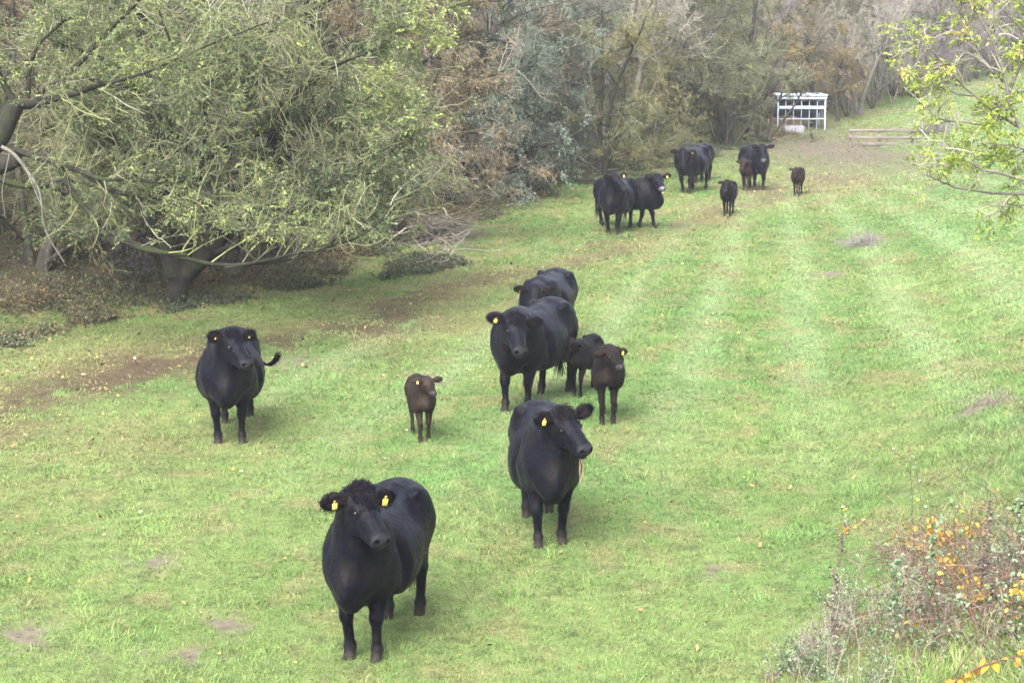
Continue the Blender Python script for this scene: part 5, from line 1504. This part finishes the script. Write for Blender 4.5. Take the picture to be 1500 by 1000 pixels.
def upright_weeds():
    rg = np.random.default_rng(92)
    tall = [(1222, 985, 770, 0, "tallest dead dock spike, leftmost of the upright stems on the bank"), (1297, 965, 818, 1, "leafy dead nettle stem right of the tall dock spike"),
            (1352, 930, 762, 1, "grey-green nettle stem leaning right, top one over the bramble"), (1318, 960, 770, 2, "bare thin reddish stem between two nettle stems"),
            (1437, 900, 735, 0, "dark seed-headed dock stem above the bramble thicket"), (1478, 880, 728, 1, "nettle stem near the right edge above the bramble")]
    for u, v0, v1, kind, lab in tall:
        b = pix(u, v0); y = b[1]; top = at(u + (14 if kind == 0 else 18), v1, y)
        mid = (b + top) / 2 + rg.normal(0, .02, 3)
        P = poly([b + [0, 0, -.03], mid, top], 12)[None] - b; Rr = np.linspace(.0055, .0022, 12)[None]
        root = empty("dock_stem" if kind == 0 else "nettle_stem" if kind == 1 else "dry_stalk", tuple(b))
        nb = {0: 26, 1: 14, 2: 5}[kind]
        p2, d2, L2, r2, _ = sprout(rg, P, Rr, np.array([1.0]), np.array([nb]), .25, 1, 15, 50, (.06, .22), .6, .5)
        P2 = strands(rg, p2, d2, L2, 4, .1, (0, 0, .1)); R2 = taper(np.full(nb, .003), np.full(nb, .0012), 5)
        a1, q1 = tubes(P, Rr, 6); a2, q2 = tubes(P2, R2, 4)
        mobj("stem", np_mesh("stem", np.concatenate([a1, a2]), [np.concatenate([q1, q2 + len(a1)])], [M_DRY], attr={'tint': np.full(len(a1) + len(a2), .3)}), root)
        pts = np.concatenate([P[0, 4:], P2.reshape(-1, 3)])
        if kind == 0:
            k = 520; i = rg.integers(0, len(pts), k); V, F = leaf_faces(rg, pts[i] + rg.normal(0, .010, (k, 3)), rg.normal(0, 1, (k, 3)), rg.uniform(.014, .034, k), .8, 0)
            mobj("seed_head", np_mesh("seed_head", V, [F], [TW_BROWN], smooth=False, attr={'tint': np.repeat(rg.random(k) * .7, 4)}), root)
        elif kind == 1:
            k = 150; i = rg.integers(0, len(pts), k); V, F = oval_leaves(rg, pts[i] + rg.normal(0, .012, (k, 3)), rg.normal(0, 1, (k, 3)) + [0, 0, -.4], rg.uniform(.02, .055, k), .6)
            mobj("leaves", np_mesh("leaves", V, [F], [M_NETTLE], smooth=False, attr={'tint': np.repeat(rg.random(k), 8)}), root)
        else:
            k = 14; i = rg.integers(0, len(pts), k); V, F = leaf_faces(rg, pts[i], rg.normal(0, 1, (k, 3)), rg.uniform(.01, .025, k), .6, 0)
            mobj("leaves", np_mesh("leaves", V, [F], [TW_BROWN], smooth=False, attr={'tint': np.repeat(rg.random(k), 4)}), root)
        tag(root, lab, "weed", "upright weed stems on the near bank")
upright_weeds()

def bank_cover():
    """the rough mass of dry stalks, nettles and long grass around the thicket"""
    rg = np.random.default_rng(93)
    n = 900
    u = 1500 - 380 * rg.random(n) ** .8; top = np.interp(u, [1120, 1180, 1230, 1300, 1400, 1500], [985, 940, 900, 880, 850, 820])
    v = rg.uniform(top, 1060)
    st = np.array([pix(a, b) for a, b in zip(u, v)]); st = st + rg.normal(0, .06, st.shape) * [1, 1, 0]
    keep = (noise2(st[:, 0] * 3, st[:, 1] * 2, 5) > .38) & ~((u > 1300) & (v > 940) & (rg.random(n) < .8)); st = st[keep]; u = u[keep]
    n = len(st); st[:, 2] = ground(st[:, 0], st[:, 1]) - .02
    L = rg.uniform(.15, .5, n) * np.interp(u, [1120, 1250, 1500], [.55, 1.0, 1.1]) * np.where(rg.random(n) < .12, 1.9, 1.0)
    d = np.stack([rg.normal(0, .28, n), rg.normal(0, .28, n), np.ones(n)], -1)
    P = strands(rg, st, d, L, 6, .09, (0, 0, -.03)); Rr = taper(rg.uniform(.002, .0042, n), np.full(n, .0012), 7)
    p2, d2, L2, _, i2 = sprout(rg, P, Rr, L, 6, .25, 1, 20, 60, (.12, .35), .6, .3)
    P2 = strands(rg, p2, d2, L2, 3, .14); R2 = taper(np.full(len(p2), .0018), np.full(len(p2), .0008), 4)
    v1, q1 = tubes(P, Rr, 4); v2, q2 = tubes(P2, R2, 3)
    t1 = rg.random(n); tv = np.concatenate([np.repeat(t1, 28), np.repeat(t1[i2], 12)])
    pts = P2[:, 1:].reshape(-1, 3); own = np.repeat(noise2(st[i2][:, 0] * 2.2, st[i2][:, 1] * 2.2, 8), 3)
    sel = np.where(own > .48)[0]; k = 5200; i = rg.choice(sel, k)
    V, F = oval_leaves(rg, pts[i] + rg.normal(0, .02, (k, 3)), rg.normal(0, 1, (k, 3)), rg.uniform(.014, .036, k), .6)
    k2 = 3500; j = rg.choice(np.where(own <= .48)[0], k2)
    V2, F2 = leaf_faces(rg, pts[j], rg.normal(0, 1, (k2, 3)), rg.uniform(.008, .022, k2), .7, 0)
    nv = len(v1) + len(v2)
    me = np_mesh("rough_weeds", np.concatenate([v1, v2, V, V2]), [np.concatenate([q1, q2 + len(v1), F + nv, F2 + nv + len(V)])], [M_DRY, M_NETTLE, TW_MAUVE],
                 mat_idx=np.concatenate([np.zeros(len(q1) + len(q2), int), np.ones(len(F), int), np.full(len(F2), 2)]), smooth=False, attr={'tint': np.concatenate([tv, np.repeat(rg.random(k), 8), np.repeat(rg.random(k2), 4)])})
    tag(mobj("rough_weeds", me), "dense dry stalks and nettles covering the near bank around the bramble", "weeds", kind="stuff")
    # long pale grass of the bank
    n = 26000
    u = rg.uniform(1180, 1560, n); yy = rg.uniform(12.2, 21, n); x = (u - 750) / FPX * yy * 1.02
    bk = x - (2.35 + (yy - 15) * .175); keep = bk > .35 + .8 * noise2(x * 2, yy * 2, 6); x, yy = x[keep], yy[keep]; n = len(x)
    st = np.stack([x, yy, ground(x, yy) - .01], -1)
    az = noise2(x * 2, yy * 2, 9) * 12; d = np.stack([np.cos(az) * .6 + rg.normal(0, .3, n), np.sin(az) * .6 + rg.normal(0, .3, n), np.ones(n)], -1)
    L = rg.uniform(.08, .26, n); P = strands(rg, st, d, L, 4, .06, (0, 0, -.28))
    s = unit(np.stack([rg.normal(0, 1, n), rg.normal(0, 1, n), np.zeros(n)], -1)) * .003
    w = np.array([1, 1, .85, .6, .15])[None, :, None]
    V = np.stack([P - s[:, None] * w, P + s[:, None] * w], 2).reshape(n, 10, 3)
    k = np.arange(n)[:, None] * 10
    F = np.concatenate([k + np.array([[2 * a, 2 * a + 1, 2 * a + 3, 2 * a + 2]]) for a in range(4)])
    C = np.array([.15, .235, .06]) * rg.uniform(.75, 1.3, (n, 1)); dry = rg.random(n) < .3; C[dry] = np.array([.36, .31, .18]) * rg.uniform(.7, 1.2, (dry.sum(), 1))
    o = mobj("long_grass", np_mesh("long_grass", V.reshape(-1, 3), [F], [col_mat("long_grass_blade", rough=.6, trans=.25)], cols=np.repeat(C, 10, 0), smooth=False))
    tag(o, "longer rough grass growing on the near bank", "grass", kind="stuff")
bank_cover()
# ---------------------------------------------------------------- feeder, stone blocks, fence, straw
M_WHITE = simple_mat("galvanised_white", [(.3, (.34, .41, .52)), (.7, (.50, .57, .66))], scale=5, rough=.45, bump=.1, metallic=.0)
M_DARKP = simple_mat("dark_panel", [(.3, (.025, .03, .05)), (.7, (.05, .06, .09))], scale=4, rough=.6)
M_BLUE = simple_mat("blue_grey_rail", [(.3, (.26, .31, .40)), (.7, (.36, .42, .50))], scale=5, rough=.5)
M_STRAW = simple_mat("straw", [(.3, (.20, .15, .09)), (.7, (.38, .30, .18))], scale=25, rough=.9, bump=.8)
M_WOOD = simple_mat("weathered_rail", [(.3, (.06, .05, .045)), (.7, (.19, .17, .155))], scale=7, rough=.9, bump=.6, vscale=(.15, 1, 1))
M_STONE = simple_mat("pale_block", [(.3, (.16, .16, .18)), (.7, (.30, .30, .33))], scale=4, rough=.9, bump=.5)

def feeder():
    b = pix(1208, 191); y = b[1]; s = FPX / y                    # right front corner
    W, D, H = 2.05, 1.7, 49 / s * 1.02
    x1 = b[0]; x0 = x1 - W; z = b[2]
    root = empty("hay_feeder", (x0 + W / 2, y + D / 2, z))
    def part(name, boxes, mat, parent=root, bev=.008):
        pt = Parts()
        for c, sz in boxes: pt.add(*box_vf(c, sz, None, bev))
        return mobj(name, pt.mesh(name, [mat]), parent)
    hx, hy = W / 2, D / 2
    # posts
    for cx, cy in ((-hx, -hy), (hx, -hy), (-hx, hy), (hx, hy)):
        part("post", [((cx, cy, H / 2 - .03), (.06, .06, H + .05))], M_WHITE)
    # roof: shallow sheet box with front fascia and an open slot
    part("roof", [((0, 0, H + .03), (W + .16, D + .2, .06)), ((0, -hy - .045, H - .10), (W + .1, .05, .10)), ((0, -hy - .05, H + .0), (W + .16, .06, .045))], M_WHITE)
    part("roof_end", [((hx + .055, 0, H - .06), (.04, D - .1, .16))], M_WHITE)
    # cross bands and bars at the front
    part("front_rail", [((0, -hy - .005, H * .66), (W - .09, .06, .13))], M_WHITE)
    part("front_rail", [((0, -hy - .005, H * .33), (W - .09, .05, .05))], M_BLUE)
    n = 6
    for i in range(1, n):
        cx = -hx + W * i / n
        part("bar", [((cx, -hy + .045, H * .45), (.032, .04, H * .84))], M_BLUE)
    part("back_shade_panel", [((0, hy - .02, H * .60), (W - .1, .03, H * .60))], M_DARKP)  # dark sheet added behind the bars, its colour stands for the shadowed interior
    part("side_panel", [((-hx + .0, 0, H * .62), (.03, D - .1, H * .55))], M_DARKP)
    part("hay_rack", [((0, .2, H * .80), (W - .2, D * .55, .04)), ((0, .0, H * .62), (W - .2, .04, H * .30))], M_DARKP)
    for cy in (-hy, hy):
        part("skid", [((0, cy, .035), (W + .2, .07, .07))], M_WHITE) if cy > 0 else None
    tag(root, "white metal-framed hay feeder with a flat roof, at the top of the meadow", "hay feeder")
    # straw heaped inside, and blocks in front
    rg = np.random.default_rng(2)
    pt = Parts(); k = 1800
    c = np.stack([rg.normal(-.55, .35, k), rg.normal(-.1, .30, k), np.abs(rg.normal(0, .16, k)) + .26], -1)
    c[:, 2] = np.minimum(c[:, 2], .60 - .25 * np.abs(c[:, 0] + .55))
    d = unit(rg.normal(0, 1, (k, 3)) * [1, 1, .3]) * rg.uniform(.05, .14, (k, 1))
    P = np.stack([c - d, c, c + d], 1); v, q = tubes(P, np.full((k, 3), .008), 3)
    base = strands(rg, np.zeros((1, 3)), np.array([[1., 0, 0]]), np.array([1.]), 2)
    o = mobj("straw_heap", np_mesh("straw_heap", v, [q], [M_STRAW])); o.location = tuple(root.location)
    g = np.linspace(-1, 1, 24); X, Y = np.meshgrid(g * .95 - .55, g * .6 - .1, indexing='ij')
    rr = ((X + .55) / .95) ** 2 + ((Y + .1) / .6) ** 2
    Z = np.clip(.46 * (1 - rr), -.05, None) + .05 * (fbm2(X * 4, Y * 4, 4, 3) - .5) * (rr < 1)
    nf = 24; qq = np.array([[i * nf + j, (i + 1) * nf + j, (i + 1) * nf + j + 1, i * nf + j + 1] for i in range(nf - 1) for j in range(nf - 1)])
    mobj("mound", np_mesh("mound", np.stack([X, Y, Z], -1).reshape(-1, 3), [qq], [M_STRAW]), o)
    tag(o, "heap of pale straw lying under the white feeder's left half", "straw")
    for i, (u, w, lab) in enumerate(((1156, .44, "pale square block left of its twin, in front of the feeder"), (1170, .40, "pale square block right of its twin, in front of the feeder"))):
        p = pix(u, 196); pt = Parts(); pt.add(*box_vf((0, 0, .16), (w, .4, .36), None, .03))
        o = mobj("concrete_block", pt.mesh("concrete_block", [M_STONE])); o.location = tuple(p); o.rotation_euler = (0, 0, .1 * i)
        tag(o, lab, "block", "blocks in front of the feeder")
feeder()

def fence():
    a = pix(1245, 216); b = pix(1366, 216); L = b[0] - a[0]; y = a[1]; s = FPX / y
    root = empty("rail_fence", tuple(a))
    H = 24 / s
    rg = np.random.default_rng(6)
    for t in (0.0, .42, .90):
        pt = Parts(); x = L * t; g = float(ground(a[0] + x, y)) - a[2]
        pt.add(*box_vf((x, .04, g + H / 2 - .15), (.11, .10, H + .34), np.array(Matrix.Rotation(rg.normal(0, .02), 3, 'Y')), .012)); mobj("post", pt.mesh("post", [M_WOOD]), root)
    for zf, x0, x1 in ((.93, -.02, 1.01), (.50, -.02, 1.01), (.10, .17, .94)):
        pt = Parts(); n = 7
        seg = np.linspace(x0, x1, n)
        xs = (x0 + x1) / 2 * L
        g = float(ground(a[0] + xs, y)) - a[2]
        v, q, t = box_vf((xs, -.045, g + H * zf), (L * (x1 - x0), .05, .115), np.array(Matrix.Rotation(rg.normal(0, .006), 3, 'Y')), .01)
        pt.add(v, q, t); mobj("rail", pt.mesh("rail", [M_WOOD]), root)
    tag(root, "weathered three-rail wooden fence section crossing the top of the meadow", "fence")
    # netting posts running up the slope beyond
    for i, (u, v, h) in enumerate(((1354, 199, .95), (1402, 196, .9))):
        p = pix(u, v); pt = Parts(); pt.add(*box_vf((0, 0, h / 2 - .1), (.09, .09, h + .1), np.array(Matrix.Rotation(.03 * (i - 1), 3, 'Y')), .015))
        o = mobj("fence_post", pt.mesh("fence_post", [M_WOOD])); o.location = tuple(p)
        tag(o, "lone wooden post just behind the right end of the rail fence" if i == 0 else "wooden post on the grass right of the rail fence", "post", "single posts behind the fence")
fence()

def straw_in_mouth():
    R0 = COW_B
    L, Hm, root = R0[1]['L'], R0[1]['H'], R0[0]
    rg = np.random.default_rng(3); n = 7
    st = np.array([L(.40, rg.uniform(-.02, .03), -.12) for _ in range(n)])
    d = np.tile([[.1, .0, -1.0]], (n, 1)) + rg.normal(0, .12, (n, 3))
    P = strands(rg, st, d, rg.uniform(.18, .42, n), 8, .16, (0, 0, -.15), .05); v, q = tubes(P, np.full((n, 9), .0024), 4)
    o = mobj("dry_straw", np_mesh("dry_straw", v, [q], [M_STRAW])); o.matrix_world = root.matrix_basis.copy()
    tag(o, "wisp of dry straw hanging from a cow's mouth", "straw")
straw_in_mouth()

# ---------------------------------------------------------------- damp autumn air
def haze():
    m = bpy.data.materials.new("haze_air"); m.use_nodes = True; nt = m.node_tree; nt.nodes.clear()
    out = nt.nodes.new("ShaderNodeOutputMaterial"); pv = nt.nodes.new("ShaderNodeVolumePrincipled")
    pv.inputs['Color'].default_value = (.86, .86, .96, 1); pv.inputs['Density'].default_value = .00046; pv.inputs['Anisotropy'].default_value = 0.0
    nt.links.new(pv.outputs[0], out.inputs['Volume'])
    pt = Parts(); pt.add(*box_vf((0, 400, 20), (2600, 1100, 48), None, 0))
    o = mobj("haze", pt.mesh("haze", [m])); tag(o, kind="stuff", label="thin damp autumn haze over the valley")
    o.visible_shadow = True

haze()
